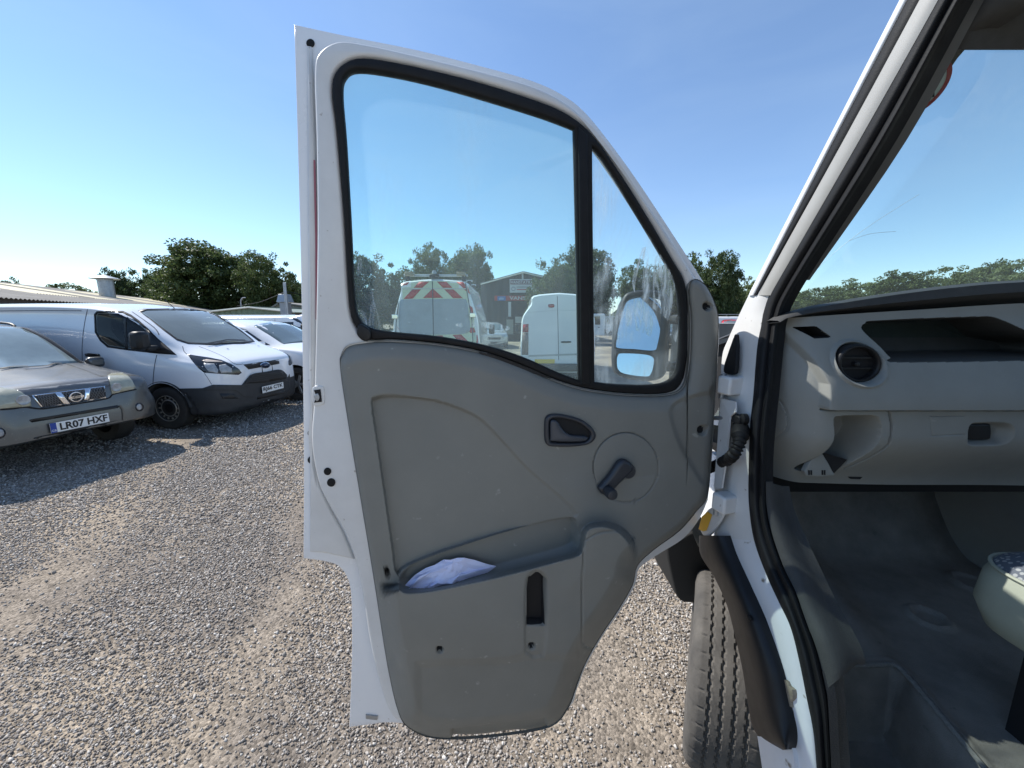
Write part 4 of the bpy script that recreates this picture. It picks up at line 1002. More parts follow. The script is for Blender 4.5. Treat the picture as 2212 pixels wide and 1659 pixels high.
        for f in bm.faces:
            q = s.bvh.find_nearest(f.calc_center_median()); acc += f.normal.dot(q[1]) * f.calc_area()
        if acc < 0: bmesh.ops.reverse_faces(bm, faces=bm.faces)
        me = bpy.data.meshes.new(name); bm.to_mesh(me); bm.free(); smooth(me, 60)
        o = link(name, me, m, parent or s.root, True)
        if thick: solid(o, thick, -1)
        if mirror:
            m2 = me.copy(); m2.transform(Matrix.Diagonal((1, -1, 1, 1))); m2.flip_normals()
            o2 = link(name, m2, m, parent or s.root, True)
            if thick: solid(o2, thick, -1)
        return o
    def local_px(s, loop):
        c = s.caster('px'); return [c(x, y)[0] for x, y in loop]
    def line(s, name, pts, width, m, kind='px', off=.002, parent=None, n=24):
        c = s.caster(kind); Q = resamp(cr(pts, 4, False) if len(pts) > 2 else pts, n); P = []
        for (x, y) in Q: P.append(c(x, y))
        rows = [[], []]
        for i, (p, nn) in enumerate(P):
            t = (P[min(i + 1, n - 1)][0] - P[max(i - 1, 0)][0]).normalized(); sd = t.cross(nn).normalized() * width / 2
            rows[0].append(p + sd + nn * off); rows[1].append(p - sd + nn * off)
        return grid(name, [[tuple(v) for v in r] for r in rows], m, parent or s.root, 60, local=True)
    def wheel(s, x, y, rad, wd, style='steel', steer=0.0, rim_m=None, n=44):
        side = 1 if y > 0 else -1
        w = empty('wheel', (x, y, rad)); w.parent = s.root; w.rotation_euler = (0, 0, steer)
        M = Matrix.Rotation(-math.pi / 2 * side, 4, 'X')             # local z -> outwards
        h = wd / 2; ri = rad * .62
        lathe('tyre', [(ri, -h * .9), (rad * .82, -h * 1.02), (rad * .95, -h * .9), (rad * .992, -h * .72), (rad, -h * .3), (rad, h * .3), (rad * .992, h * .72), (rad * .95, h * .9), (rad * .82, h * 1.02), (ri * 1.04, h * .9), (ri * .99, h * .7)], TYRE, w, n, M, True, ring=True)
        rm = rim_m or STEEL
        if style == 'steel':
            DK = mat('steel_wheel', (.045, .045, .045), .5, metal=.3, noise=(20, .3))
            lathe('rim', [(ri * 1.0, h * .55), (ri * 1.02, h * .86), (ri * .95, h * .80), (ri * .9, h * .45), (ri * .72, h * .50), (ri * .60, h * .62), (ri * .42, h * .58), (.001, h * .55)], DK, w, n, M, True)
            lathe('rim_ring', [(ri * .98, h * .84), (ri * .955, h * .87), (ri * .92, h * .83)], rm, w, n, M, True, ring=True)
            lathe('hub_ring', [(ri * .66, h * .60), (ri * .62, h * .67), (ri * .56, h * .63)], rm, w, n, M, True, ring=True)
            lathe('hub_cap', [(ri * .34, h * .56), (ri * .33, h * .66), (ri * .2, h * .7), (.001, h * .7)], BLACK_PL, w, 24, M, True)
            for k in range(14):
                a = 2 * math.pi * k / 14; Mk = M @ Matrix.Rotation(a, 4, 'Z') @ Matrix.Translation((ri * .79, 0, h * .60))
                o = box('vent_rib', (0, 0, 0), (ri * .17, ri * .13, h * .1), rm, w, 0, .006, True); o.data.transform(Mk)
        else:
            lathe('rim', [(ri * 1.0, h * .5), (ri * 1.02, h * .88), (ri * .95, h * .82), (ri * .93, h * .2), (.001, h * .1)], mat('rim_dark', (.03, .03, .03), .5), w, n, M, True)
            for k in range(5):
                a = 2 * math.pi * k / 5; Mk = M @ Matrix.Rotation(a, 4, 'Z')
                o = box('spoke', (ri * .5, 0, h * .6), (ri * .92, ri * .26, h * .2), rm, w, 0, .01, True); o.data.transform(Mk)
            lathe('hub', [(ri * .22, h * .5), (ri * .2, h * .74), (.001, h * .76)], rm, w, 20, M, True)
        return w
    def plate(s, c, right, up, txt, col=(.80, .80, .78), band=False, wd=.52, ht=.111, parent=None):
        M = basis(Vector(c), right, up)
        pm = mat('plate_%.2f' % col[2], col, .35)
        z = M.to_3x3() @ Vector((0, 0, 1))
        q = [M @ Vector((a * wd / 2, b * ht / 2, 0)) for a, b in ((-1, -1), (1, -1), (1, 1), (-1, 1))]
        o = make('number_plate', q, [(0, 1, 2, 3)], pm, parent or s.root, None, True); solid(o, .006, -1)
        tm = mat('plate_letters', (.01, .01, .012), .5)
        t = text_mesh('plate_text', txt, .108, tm, o, None, .0006, True, .0030)
        xs_ = [v.co.x for v in t.data.vertices]; ys_ = [v.co.y for v in t.data.vertices]
        W0 = max(xs_) - min(xs_); cx0 = (max(xs_) + min(xs_)) / 2; cy0 = (max(ys_) + min(ys_)) / 2; H0 = max(ys_) - min(ys_)
        avail = wd * (.82 if band else .92); sx = avail / W0; sy = ht * .76 / H0
        t.data.transform(Matrix.Translation((.03 if band else 0, 0, .0025)) @ Matrix.Diagonal((sx, sy, 1, 1)) @ Matrix.Translation((-cx0, -cy0, 0)))
        t.data.transform(M)
        if band:
            q = [M @ Vector((-wd / 2 + a * .05, b * ht / 2, .001)) for a, b in ((0, -1), (1, -1), (1, 1), (0, 1))]
            make('plate_band', q, [(0, 1, 2, 3)], mat('plate_blue', (.01, .05, .30), .4), o, None, True)
            g = text_mesh('plate_code', 'GB', .032, pm, o, M @ Matrix.Translation((-wd / 2 + .025, -.032, .002)), .0004, True)
        return o

DGLASS = mat('dark_car_glass', (.012, .015, .018), .03, spec=.9, coat=.0)
LAMP = mat('lamp_lens', (.45, .46, .47), .1, spec=.8, noise=(18, .5))
LAMP_DK = mat('lamp_housing', (.02, .023, .03), .12, spec=.6)
GRILLE = mat('grille_black', (.010, .010, .011), .45)
REDL = mat('tail_red', (.30, .015, .02), .15, spec=.7)

def norm_table(L, W, H, hood=1.0, boxy=0.0):
    rows = [(0.00, .19, [(.62, .24), (.72, .33), (.73, .42), (.70, .475), (.62, .505), (.45, .52), (0, .527)]),
            (.018, .15, [(.78, .22), (.86, .32), (.87, .44), (.83, .52), (.74, .552), (.52, .568), (0, .578)]),
            (.07, .13, [(.88, .20), (.95, .30), (.97, .45), (.93, .56), (.84, .592), (.58, .608), (0, .62)]),
            (.18, .13, [(.90, .18), (.98, .28), (1.0, .46), (.97, .59), (.90, .632), (.62, .652), (0, .664)]),
            (.265, .13, [(.90, .18), (.98, .28), (1.0, .46), (.98, .61), (.92, .655), (.66, .69), (0, .708)]),
            (.36, .13, [(.90, .18), (.98, .28), (1.0, .46), (.985, .62), (.92, .70), (.74, .815), (0, .85)]),
            (.45, .13, [(.90, .18), (.98, .28), (1.0, .46), (.985, .62), (.90, .74), (.74, .925), (0, .965)]),
            (.58, .13, [(.90, .18), (.98, .28), (1.0, .46), (.985, .63), (.895, .76), (.73, .965), (0, 1.0)]),
            (.80, .13, [(.90, .18), (.98, .28), (1.0, .46), (.98, .64), (.88, .77), (.71, .95), (0, .985)]),
            (.90, .14, [(.90, .19), (.98, .28), (.99, .46), (.96, .65), (.86, .77), (.69, .91), (0, .94)]),
            (.965, .16, [(.86, .21), (.95, .30), (.96, .46), (.92, .64), (.82, .70), (.66, .76), (0, .79)]),
            (1.0, .22, [(.76, .27), (.82, .34), (.83, .46), (.80, .58), (.74, .62), (.58, .655), (0, .67)])]
    out = []
    for f, zb, P in rows:
        pts = [(0, zb * H)] + [(y * W / 2, z * H) for (y, z) in P]
        out.append((-f * L, pts))
    return out
def simple_car(name, loc, heading, L, W, H, paint, label, group, rim='alloy', plate=None, detail=True):
    v = Vehicle(name, loc, heading, label, 'car', group)
    fa, ra, rad = -.19 * L, -.81 * L, .21 * H
    v.shell(norm_table(L, W, H), paint, 60, 3, arches=[(fa, rad, rad * 1.16, W * .30, W * .56), (ra, rad, rad * 1.16, W * .30, W * .56)])
    for x in (fa, ra):
        for sd in (-1, 1): v.wheel(x, sd * (W / 2 - .11), rad, .2, rim, 0, None, 30)
    g = lambda f, z: (-f * L, z * H)
    sw = [g(.315, .69), g(.36, .745), g(.44, .875), g(.52, .925), g(.66, .935), g(.80, .91), g(.885, .84), g(.90, .72), g(.80, .685), g(.5, .675)]
    for kd in ('right', 'left'):
        v.decal('side_window', [sw], DGLASS, kd, .003, .15)
        v.line('door_pillar', [g(.57, .67), g(.585, .80), g(.58, .93)], .06, BLACK_PL, kd, .006)
        v.line('door_seam', [g(.575, .67), g(.58, .4), g(.585, .2)], .012, DARK, kd, .002)
        v.line('door_seam', [g(.33, .66), g(.325, .45), g(.33, .2)], .012, DARK, kd, .002)
        v.line('door_handle', [g(.50, .585), g(.535, .585)], .03, BLACK_PL, kd, .012)
        sd = -1 if kd == 'right' else 1
        box('wing_mirror', (-.34 * L, sd * (W / 2 + .06), .70 * H), (.14, .18, .12), paint, v.root, 0, .03, True)
    v.decal('windscreen', [[(-.275 * L, -.72 * W / 2), (-.25 * L, 0), (-.275 * L, .72 * W / 2), (-.43 * L, .64 * W / 2), (-.445 * L, 0), (-.43 * L, -.64 * W / 2)]], MATS.get('screen_glass', DGLASS), 'top', .003, .15)
    v.decal('rear_window', [[(-.62 * W / 2, .72 * H), (.62 * W / 2, .72 * H), (.56 * W / 2, .90 * H), (-.56 * W / 2, .90 * H)]], DGLASS, 'rear', .003, .15)
    for sd in (-1, 1):
        v.decal('headlight', [[(sd * .44 * W, .46 * H), (sd * .40 * W, .52 * H), (sd * .24 * W, .485 * H), (sd * .26 * W, .43 * H), (sd * .38 * W, .42 * H)]], LAMP, 'front', .004, .1)
        v.decal('tail_light', [[(sd * .45 * W, .48 * H), (sd * .45 * W, .62 * H), (sd * .36 * W, .62 * H), (sd * .34 * W, .48 * H)]], REDL, 'rear', .004, .1)
    v.decal('grille', [[(-.22 * W, .44 * H), (.22 * W, .44 * H), (.19 * W, .36 * H), (-.19 * W, .36 * H)]], GRILLE, 'front', .003, .15)
    v.decal('lower_grille', [[(-.30 * W, .28 * H), (.30 * W, .28 * H), (.26 * W, .20 * H), (-.26 * W, .20 * H)]], GRILLE, 'front', .003, .15)
    if plate:
        p, n = v.caster('front')(0, .32 * H); v.plate(p + Vector((.02, 0, 0)), (0, 1, 0), (0, 0, 1), plate)
    return v
# ------------------------------------------------------------------ the two vehicles parked beside the open door
def zz(z): return [(285.1 + .16796 * x, 656.6 + .16796 * y) for x, y in z]         # detail-view coordinates to picture coordinates
def za(z): return [(.3125 * x, 483.8 + .3125 * y) for x, y in z]
def zn(z): return [(.2083 * x, 673.9 + .2083 * y) for x, y in z]
MATS['screen_glass'] = mat('screen_glass', (.10, .13, .135), .04, spec=.9)

VANWHITE = mat('van_white', (.76, .77, .79), .22, coat=.7, noise=(1.8, .05))
CLAD = mat('bumper_plastic', (.028, .031, .035), .55, noise=(14, .2))
VAN_GLASS = glass_mat('van_glass', (.82, .92, .90), 2.4, dust=.16, dust_scale=2, base_dust_sheen=.42, dcol=(.70, .80, .79))  # strong even film is reflected sky painted into the windscreen
VAN_SIDE = glass_mat('van_side_glass', (.45, .50, .50), .8)

def white_panel_van():
    hd = math.atan2(-.105, .994)
    wc = at_z(372, 927, 0.0)                        # near front wheel on the ground
    L = Vector((math.sin(R(6)), math.cos(R(6)), 0)); o = wc + L * .93
    v = Vehicle('panel_van', (o.x, o.y, 0), hd, 'white panel van with black bumper and RJ66 CTK plate, beside the bronze SUV', 'van')
    b = .86
    T = [(.985, [(0, .30), (.45, .30), (.55, .42), (.56, .62), (.54, .78), (.52, .88), (.46, .94), (.34, .975), (0, .99)]),
         (.93, [(0, .25), (.62, .25), (.74, .40), (.75, .62), (.73, .84), (.70, .94), (.64, .995), (.48, 1.03), (0, 1.045)]),
         (.80, [(0, .22), (.78, .22), (.89, .40), (.90, .64), (.88, .90), (.85, .99), (.78, 1.05), (.58, 1.09), (0, 1.11)]),
         (.55, [(0, .22), (.84, .22), (.955, .40), (.965, .68), (.95, .98), (.905, 1.07), (.82, 1.13), (.62, 1.175), (0, 1.20)]),
         (.30, [(0, .22), (b, .22), (.975, .40), (.985, .70), (.975, 1.02), (.93, 1.12), (.85, 1.20), (.66, 1.27), (0, 1.31)]),
         (.0, [(0, .22), (b, .22), (.98, .40), (.99, .72), (.98, 1.05), (.94, 1.20), (.875, 1.34), (.72, 1.465), (0, 1.53)]),
         (-.40, [(0, .22), (b, .22), (.98, .40), (.992, .72), (.985, 1.06), (.945, 1.27), (.87, 1.55), (.76, 1.70), (0, 1.775)]),
         (-.75, [(0, .22), (b, .22), (.98, .40), (.992, .72), (.985, 1.06), (.95, 1.30), (.875, 1.68), (.79, 1.845), (0, 1.905)]),
         (-1.2, [(0, .22), (b, .22), (.98, .40), (.992, .72), (.985, 1.06), (.955, 1.32), (.885, 1.75), (.81, 1.91), (0, 1.965)]),
         (-2.2, [(0, .22), (b, .22), (.98, .40), (.992, .72), (.985, 1.06), (.96, 1.33), (.90, 1.78), (.83, 1.935), (0, 1.985)]),
         (-3.9, [(0, .22), (b, .22), (.98, .40), (.992, .72), (.985, 1.06), (.955, 1.33), (.89, 1.77), (.82, 1.92), (0, 1.97)]),
         (-4.0, [(0, .30), (.80, .30), (.92, .42), (.94, .72), (.93, 1.06), (.90, 1.33), (.84, 1.74), (.76, 1.88), (0, 1.93)])]
    # probe the plain shell first so that the window openings can be cut where the photo shows them
    v.shell(T, VANWHITE, 110, 5, name='probe'); bpy.data.objects.remove(v.body)
    side = za([(655, 625), (672, 606), (760, 603), (850, 606), (905, 632), (960, 672), (1020, 725), (1085, 790), (1165, 860), (1215, 903), (1080, 892), (900, 872), (745, 850), (695, 806), (660, 748)])
    scr = zz([(75, 90), (150, 64), (480, 58), (900, 62), (1020, 95), (1170, 185), (1400, 335), (1550, 455), (1580, 488), (1440, 515), (1000, 528), (720, 515), (575, 468), (410, 345), (210, 185)])
    sl = v.local_px(side); cl = v.local_px(scr)
    sin_ = offset([(p.x, p.z) for p in sl], .03 * (1 if area2([(p.x, p.z) for p in sl]) > 0 else -1))
    cuts = [([(-1.85, .74 * s_, .70), (-1.85, .74 * s_, 1.86), (-.72, .74 * s_, 1.80), (-.10, .74 * s_, 1.36), (.10, .74 * s_, 1.15), (.10, .74 * s_, .70)][::1] if False else None) for s_ in ()]
    prof = [(-1.85, .70), (-1.85, 1.85), (-.85, 1.80), (-.30, 1.56), (.12, 1.20), (.12, .70)]
    cuts = [([(x, -.72, z) for x, z in prof], [(x, .72, z) for x, z in prof])]
    for sd in (-1, 1):
        cuts.append(([(x, sd * 1.2, z) for x, z in sin_], [(x, sd * .60, z) for x, z in sin_]))
    nrm = Vector((.55, 0, .835)); cmid = sum(cl, Vector()) / len(cl)
    ins = [p + (cmid - p) * .05 for p in cl]
    ins = [Vector((p.x, max(-.72, min(.72, p.y)), p.z)) for p in ins]
    cuts.append(([p + nrm * .3 for p in ins], [p - nrm * .16 for p in ins]))
    v.shell(T, VANWHITE, 110, 5, arches=[(0, .34, .405, .62, 1.2), (-2.93, .34, .405, .62, 1.2)], cuts=cuts, low=(CLAD, lambda c: c.z < .30 or (c.x > .34 and c.z < .56 + .10 * max(0, c.x - .4)) and abs(c.y) > .05),inner=mat('van_interior', (.15, .155, .155), .8))
    v.decal('windscreen', [scr], VAN_GLASS, 'px', .002, 14, thick=0)
    v.decal('windscreen_band', [scr, [(a * .94 + cx_ * .06, b_ * .90 + cy_ * .10) for (a, b_), (cx_, cy_) in zip(scr, [(np.mean([p[0] for p in scr]), np.mean([p[1] for p in scr]))] * len(scr))]], BLACK_PL, 'px', .004, 20, thick=.002)
    v.decal('side_window', [side], VAN_SIDE, 'px', .002, 14, thick=0, mirror=True)
    so = offset(side, -1.2) if area2(side) > 0 else offset(side, 1.2); si = offset(side, 3.0) if area2(side) > 0 else offset(side, -3.0)
    v.decal('window_rubber', [so, si], BLACK_RUB, 'px', .004, 14, mirror=True)
    v.decal('window_bar', [za([(853, 612), (872, 622), (885, 870), (866, 868)])], BLACK_PL, 'px', .005, 14)
    v.decal('mirror_sail', [za([(1010, 722), (1085, 792), (1215, 902), (1080, 890), (1000, 880)])], BLACK_PL, 'px', .006, 14)
    # front end
    v.decal('headlight', [zz([(710, 645), (830, 665), (1000, 690), (1150, 720), (1280, 775), (1380, 840), (1410, 885), (1370, 912), (1150, 900), (930, 885), (860, 830), (780, 740)])], LAMP_DK, 'px', .003, 6, mirror=True)
    v.decal('headlight_reflector', [zz([(920, 760), (1060, 770), (1110, 850), (1100, 890), (990, 870), (940, 810)])], LAMP, 'px', .008, 5, mirror=True)
    v.decal('headlight_reflector', [zz([(1120, 790), (1200, 775), (1280, 830), (1290, 880), (1150, 890), (1125, 850)])], LAMP, 'px', .008, 5, mirror=True)
    v.decal('indicator', [zz([(900, 730), (960, 715), (1150, 740), (1170, 752), (940, 748)])], mat('indicator', (.5, .42, .35), .2), 'px', .008, 5)
    v.decal('bonnet_grille', [zz([(1430, 780), (1890, 712), (1895, 770), (1500, 842)])], GRILLE, 'px', .003, 6)
    v.line('grille_bar', zz([(1490, 812), (1700, 785), (1880, 752)]), .018, BLACK_PL, 'px', .010)
    e = [(1710 + 66 * math.cos(k * .3142), 787 + 38 * math.sin(k * .3142)) for k in range(20)]
    v.decal('badge', [zz(e)], CHROME, 'px', .010, 20)
    e = [(1710 + 56 * math.cos(k * .3142), 787 + 29 * math.sin(k * .3142)) for k in range(20)]
    bd = v.decal('badge_field', [zz(e)], mat('badge_blue', (.02, .035, .075), .2), 'px', .0145, 20)
    c = v.caster('px'); bp, bn = c(*zz([(1710, 787)])[0])
    text_mesh('badge_script', 'Ford', .036, CHROME, v.root, basis(bp + bn * .019, Vector((0, 0, 1)).cross(bn), (0, 0, 1)) @ Matrix.Shear('XY', 4, (.25, 0)) if False else basis(bp + bn * .019, Vector((0, 0, 1)).cross(bn), (0, 0, 1)), .001, True)
    clad = zz([(590, 1088), (910, 1082), (1040, 1038), (1410, 1042), (1440, 1000), (1520, 912), (1720, 876), (1890, 848), (1960, 890), (1990, 930), (2022, 1000), (2032, 1090), (2000, 1150), (1950, 1215), (1750, 1300), (1450, 1380), (1100, 1420), (900, 1440), (850, 1400), (820, 1320), (780, 1250), (700, 1160)])
    v.decal('bumper', [clad], CLAD, 'px', .012, 8, thick=.012)
    v.decal('lower_grille', [zz([(1440, 1020), (1520, 920), (1890, 856), (1972, 920), (1960, 962), (1700, 1010)])], GRILLE, 'px', .020, 8)
    for k in range(4):
        v.line('grille_bar', zz([(1515 - 22 * k, 930 + 26 * k), (1720, 897 + 24 * k), (1900 + 16 * k, 868 + 18 * k)]), .014, CLAD, 'px', .030)
    v.line('grille_surround', zz([(1440, 1030), (1520, 914), (1700, 880), (1890, 850), (1980, 922)]), .02, CLAD, 'px', .026)
    v.decal('fog_recess', [zz([(1130, 1150), (1300, 1155), (1370, 1215), (1160, 1215)])], GRILLE, 'px', .016, 8)
    v.decal('air_slot', [zz([(1600, 1192), (1950, 1102), (1972, 1146), (1600, 1228)])], GRILLE, 'px', .016, 8)
    p, n = c(*zz([(1788, 1073)])[0]); v.plate(p + Vector((.045, 0, 0)), (0, 1, 0), (0, 0, 1), 'RJ66 CTK')
    v.line('bumper_crease', zz([(930, 1105), (1150, 1105), (1330, 1115), (1430, 1190), (1560, 1195)]), .012, GRILLE, 'px', .016)
    # seams, handle, arch lip, wipers
    SEAM = mat('panel_gap', (.05, .06, .08), .8)
    v.line('door_seam', za([(1085, 905), (1072, 960), (1062, 1040), (1058, 1110)]), .012, SEAM, 'px', .002)
    v.line('door_seam', za([(610, 572), (590, 660), (575, 760), (568, 870), (572, 975)]), .010, SEAM, 'px', .002)
    v.line('side_rail', za([(0, 601), (300, 599), (565, 600)]), .010, SEAM, 'px', .002)
    v.line('bonnet_seam', zz([(350, 400), (280, 300), (0, 100)]), .012, SEAM, 'px', .003)
    v.line('wing_seam', zz([(650, 545), (670, 610), (712, 650)]), .008, SEAM, 'px', .002)
    v.line('bumper_seam', zz([(930, 890), (980, 960), (1025, 1035)]), .006, SEAM, 'px', .002)
    v.line('bonnet_edge', zz([(860, 545), (1050, 620), (1200, 690), (1330, 775), (1430, 772)]), .008, SEAM, 'px', .002)
    v.line('bonnet_jet', zz([(1215, 577), (1242, 585)]), .02, BLACK_PL, 'px', .012, n=4)
    v.line('bonnet_jet', zz([(1612, 540), (1640, 548)]), .02, BLACK_PL, 'px', .012, n=4)
    for q in (((950, 525), (1150, 490), (1245, 472), (1450, 478)), ((1040, 528), (1250, 492), (1450, 490), (1570, 500))):
        v.line('wiper', zz(list(q)), .03, BLACK_PL, 'px', .025)
    v.decal('door_handle', [za([(595, 897), (620, 893), (690, 900), (694, 916), (600, 914)])], BLACK_PL, 'px', .02, 8, thick=.02)
    ma = v.loc(at_y(322, 752, wc.y - .10)); box('wing_mirror_arm', (ma.x, ma.y, ma.z), (.16, .18, .07), BLACK_PL, v.root, 0, .02, True)
    mc = v.loc(at_y(302, 736, wc.y - .22))
    box('wing_mirror', (mc.x, mc.y, mc.z), (.17, .20, .27), BLACK_PL, v.root, .1, .05, True)
    tube('aerial', [(-.75, .1, 1.90), (-.92, .1, 2.05)], .006, BLACK_PL, v.root, 6, 1, True)
    # cab inside
    SEATD = mat('dark_seat', (.012, .012, .014), .9)
    for y in (-.42, .42):
        s_ = box('cab_seat', (-1.15, y, 1.22), (.16, .46, .62), SEATD, v.root, 0, .05, True)
        box('headrest', (-1.2, y, 1.62), (.10, .27, .18), SEATD, s_, 0, .04, True)
        box('seat_cushion', (-.9, y, .90), (.5, .48, .14), SEATD, s_, 0, .05, True)
    box('cab_dash', (-.02, 0, 1.06), (.30, 1.42, .22), mat('van_dash', (.30, .31, .29), .6), v.root, 0, .05, True)
    lathe('steering_wheel', [(.165, -.012), (.185, 0), (.165, .012)], BLACK_PL, v.root, 28, Matrix.Translation((-.40, -.42, 1.15)) @ Matrix.Rotation(R(-60), 4, 'Y'), True, ring=True)
    for x in (0, -2.93):
        for sd in (-1, 1): v.wheel(x, sd * .865, .338, .215, 'steel', 0, mat('rim_bright', (.30, .29, .26), .45, metal=.5))
    # black arch lips
    for ax in (0, -2.93):
        for sd in (-1, 1):
            pts = [(ax + .425 * math.cos(a), sd * .965, .34 + .425 * math.sin(a)) for a in np.linspace(R(5), R(178), 20)]
            tube('arch_lip', pts, .028, CLAD, v.root, 8, 1, True)
    return v

def bronze_suv():
    pc = (172, 914); th = R(14.5)
    p = at_z(pc[0], pc[1], .505); Fw = Vector((math.cos(th), -math.sin(th), 0)); hd = math.atan2(Fw.y, Fw.x)
    o = p - Fw * .03
    v = Vehicle('suv', (o.x, o.y, 0), hd, 'dusty bronze grey SUV with LR07 HXF plate and yellowed headlights', 'car')
    PAINT = mat('bronze_paint', (.125, .128, .128), .36, metal=.6, coat=.35, noise=(3, .12), speck=(80, .70, (.30, .28, .24)))
    T = [(.02, [(0, .42), (.60, .42), (.70, .49), (.72, .58), (.68, .68), (.66, .76), (.62, .82), (.50, .86), (0, .875)]),
         (-.04, [(0, .39), (.72, .39), (.82, .47), (.835, .60), (.785, .73), (.77, .83), (.72, .90), (.56, .94), (0, .955)]),
         (-.14, [(0, .38), (.77, .38), (.87, .47), (.88, .63), (.835, .78), (.815, .89), (.76, .955), (.58, .985), (0, 1.0)]),
         (-.35, [(0, .37), (.80, .37), (.885, .47), (.895, .66), (.865, .86), (.83, .94), (.75, .985), (.55, 1.01), (0, 1.025)]),
         (-.80, [(0, .32), (.80, .32), (.885, .45), (.895, .70), (.880, .93), (.85, .995), (.77, 1.035), (.56, 1.06), (0, 1.075)]),
         (-1.12, [(0, .27), (.80, .27), (.885, .45), (.895, .70), (.885, .95), (.86, 1.03), (.79, 1.075), (.60, 1.105), (0, 1.13)]),
         (-1.40, [(0, .27), (.80, .27), (.885, .45), (.895, .70), (.888, .96), (.86, 1.06), (.79, 1.18), (.66, 1.27), (0, 1.31)]),
         (-1.75, [(0, .27), (.80, .27), (.885, .45), (.895, .70), (.888, .97), (.86, 1.08), (.74, 1.40), (.63, 1.49), (0, 1.535)]),
         (-2.05, [(0, .27), (.80, .27), (.885, .45), (.895, .70), (.888, .97), (.86, 1.09), (.71, 1.52), (.60, 1.60), (0, 1.635)]),
         (-2.7, [(0, .27), (.80, .27), (.885, .45), (.895, .70), (.888, .98), (.86, 1.10), (.70, 1.55), (.60, 1.635), (0, 1.67)]),
         (-4.0, [(0, .27), (.80, .27), (.885, .45), (.89, .70), (.88, .98), (.85, 1.10), (.69, 1.52), (.58, 1.60), (0, 1.635)]),
         (-4.30, [(0, .32), (.72, .32), (.82, .46), (.83, .70), (.82, .98), (.79, 1.10), (.64, 1.46), (.52, 1.52), (0, 1.55)])]
    v.shell(T, PAINT, 110, 5, arches=[(-.86, .35, .41, .55, 1.1), (-3.48, .35, .41, .55, 1.1)])
    v.decal('windscreen', [[(-1.17, -.70), (-1.10, -.35), (-1.08, 0), (-1.10, .35), (-1.17, .70), (-1.98, .57), (-2.02, 0), (-1.98, -.57)]], mat('suv_sky_glass', (.25, .31, .325), .08, spec=.9, noise=(3, .25)), 'top', .004, .1)  # pale base colour stands for sky reflected in the screen
    side = [(-1.45, 1.04), (-1.72, 1.30), (-2.02, 1.50), (-2.5, 1.56), (-3.6, 1.52), (-4.05, 1.30), (-4.0, 1.12), (-3.0, 1.08)]
    for kd in ('right', 'left'):
        v.decal('side_window', [side], DGLASS, kd, .003, .15)
        v.line('door_seam', [(-1.30, .95), (-1.28, .7), (-1.32, .4)], .01, DARK, kd, .002)
    for sd in (-1, 1):
        v.line('screen_pillar_rubber', [(-1.16, sd * .735), (-1.5, sd * .69), (-2.0, sd * .60)], .04, BLACK_PL, 'top', .006)
    # headlights, grille, bumper
    YEL = mat('yellowed_lens', (.42, .41, .31), .22, spec=.7, noise=(14, .25), coat=.4)
    hl = zn([(1115, 662), (1160, 637), (1270, 632), (1330, 665), (1372, 720), (1402, 782), (1380, 800), (1160, 850), (1148, 800), (1140, 740)])
    lamp = v.decal('headlight', [hl], YEL, 'px', .008, 6, thick=.012, mirror=True)
    for sd in (-1, 1):
        cc = v.local_px(zn([(1200, 780)]))[0]
        lathe('lamp_projector', [(.055, 0), (.05, .008), (.03, .003)], LAMP, v.root, 20, Matrix.Translation((cc.x + .012, sd * -abs(cc.y) * -1 if False else sd * abs(cc.y), cc.z)) @ Matrix.Rotation(R(90), 4, 'Y'), True)
    v.decal('bonnet_front_panel', [zn([(150, 815), (600, 765), (1140, 700), (1148, 755), (1085, 770), (330, 868), (210, 875)])], mat('bronze_shaded_panel', (.12, .125, .13), .35, metal=.3, coat=.4), 'px', .004, 10)  # bonnet front painted in a shaded copy of the bronze
    v.decal('grille_frame', [zn([(325, 868), (1085, 770), (1095, 892), (435, 998)])], CHROME, 'px', .008, 10)
    v.decal('grille', [zn([(345, 874), (1072, 780), (1082, 884), (442, 986)])], GRILLE, 'px', .012, 10)
    MESH = mat('mesh_grey', (.09, .09, .095), .45)
    for k in range(9):
        t = k / 8
        for (a, b_) in (((345 + 200 * t - 0, 874 - 25 * t), (442 + 200 * t - 110 + 0, 986 - 30 * t)),):
            pass
    def lerp(a, b_, t): return (a[0] + (b_[0] - a[0]) * t, a[1] + (b_[1] - a[1]) * t)
    A, B, C, D = (350, 876), (1070, 782), (1078, 882), (446, 984)
    for k in range(1, 24):
        t0 = k / 24
        a = lerp(A, B, t0); b_ = lerp(D, C, min(1, t0 + .10)); v.line('grille_mesh', zn([a, b_]), .006, MESH, 'px', .016, n=5)
        b2 = lerp(D, C, max(0, t0 - .10)); v.line('grille_mesh', zn([a, b2]), .006, MESH, 'px', .016, n=5)
    v.decal('grille_bar', [zn([(560, 846), (622, 838), (722, 956), (662, 966)])], CHROME, 'px', .022, 10)
    v.decal('grille_bar', [zn([(872, 806), (932, 798), (906, 920), (862, 930)])], CHROME, 'px', .022, 10)
    c = v.caster('px'); bp, bn = c(*zn([(772, 880)])[0]); Mb = basis(bp + Vector((.03, 0, 0)), (0, 1, 0), (0, 0, 1))
    lathe('badge_ring', [(.052, -.004), (.058, .004), (.060, .0), (.046, .0), (.048, .004)], CHROME, v.root, 32, Mb, True, ring=True)
    o_ = make('badge_bar', [Mb @ Vector((x, y, .006)) for x, y in ((-.068, -.012), (.068, -.012), (.068, .012), (-.068, .012))], [(0, 1, 2, 3)], CHROME, v.root, None, True); solid(o_, .006)
    text_mesh('badge_letters', 'NISSAN', .021, GRILLE, v.root, Mb @ Matrix.Translation((0, 0, .0075)), .0006, True, .0004)
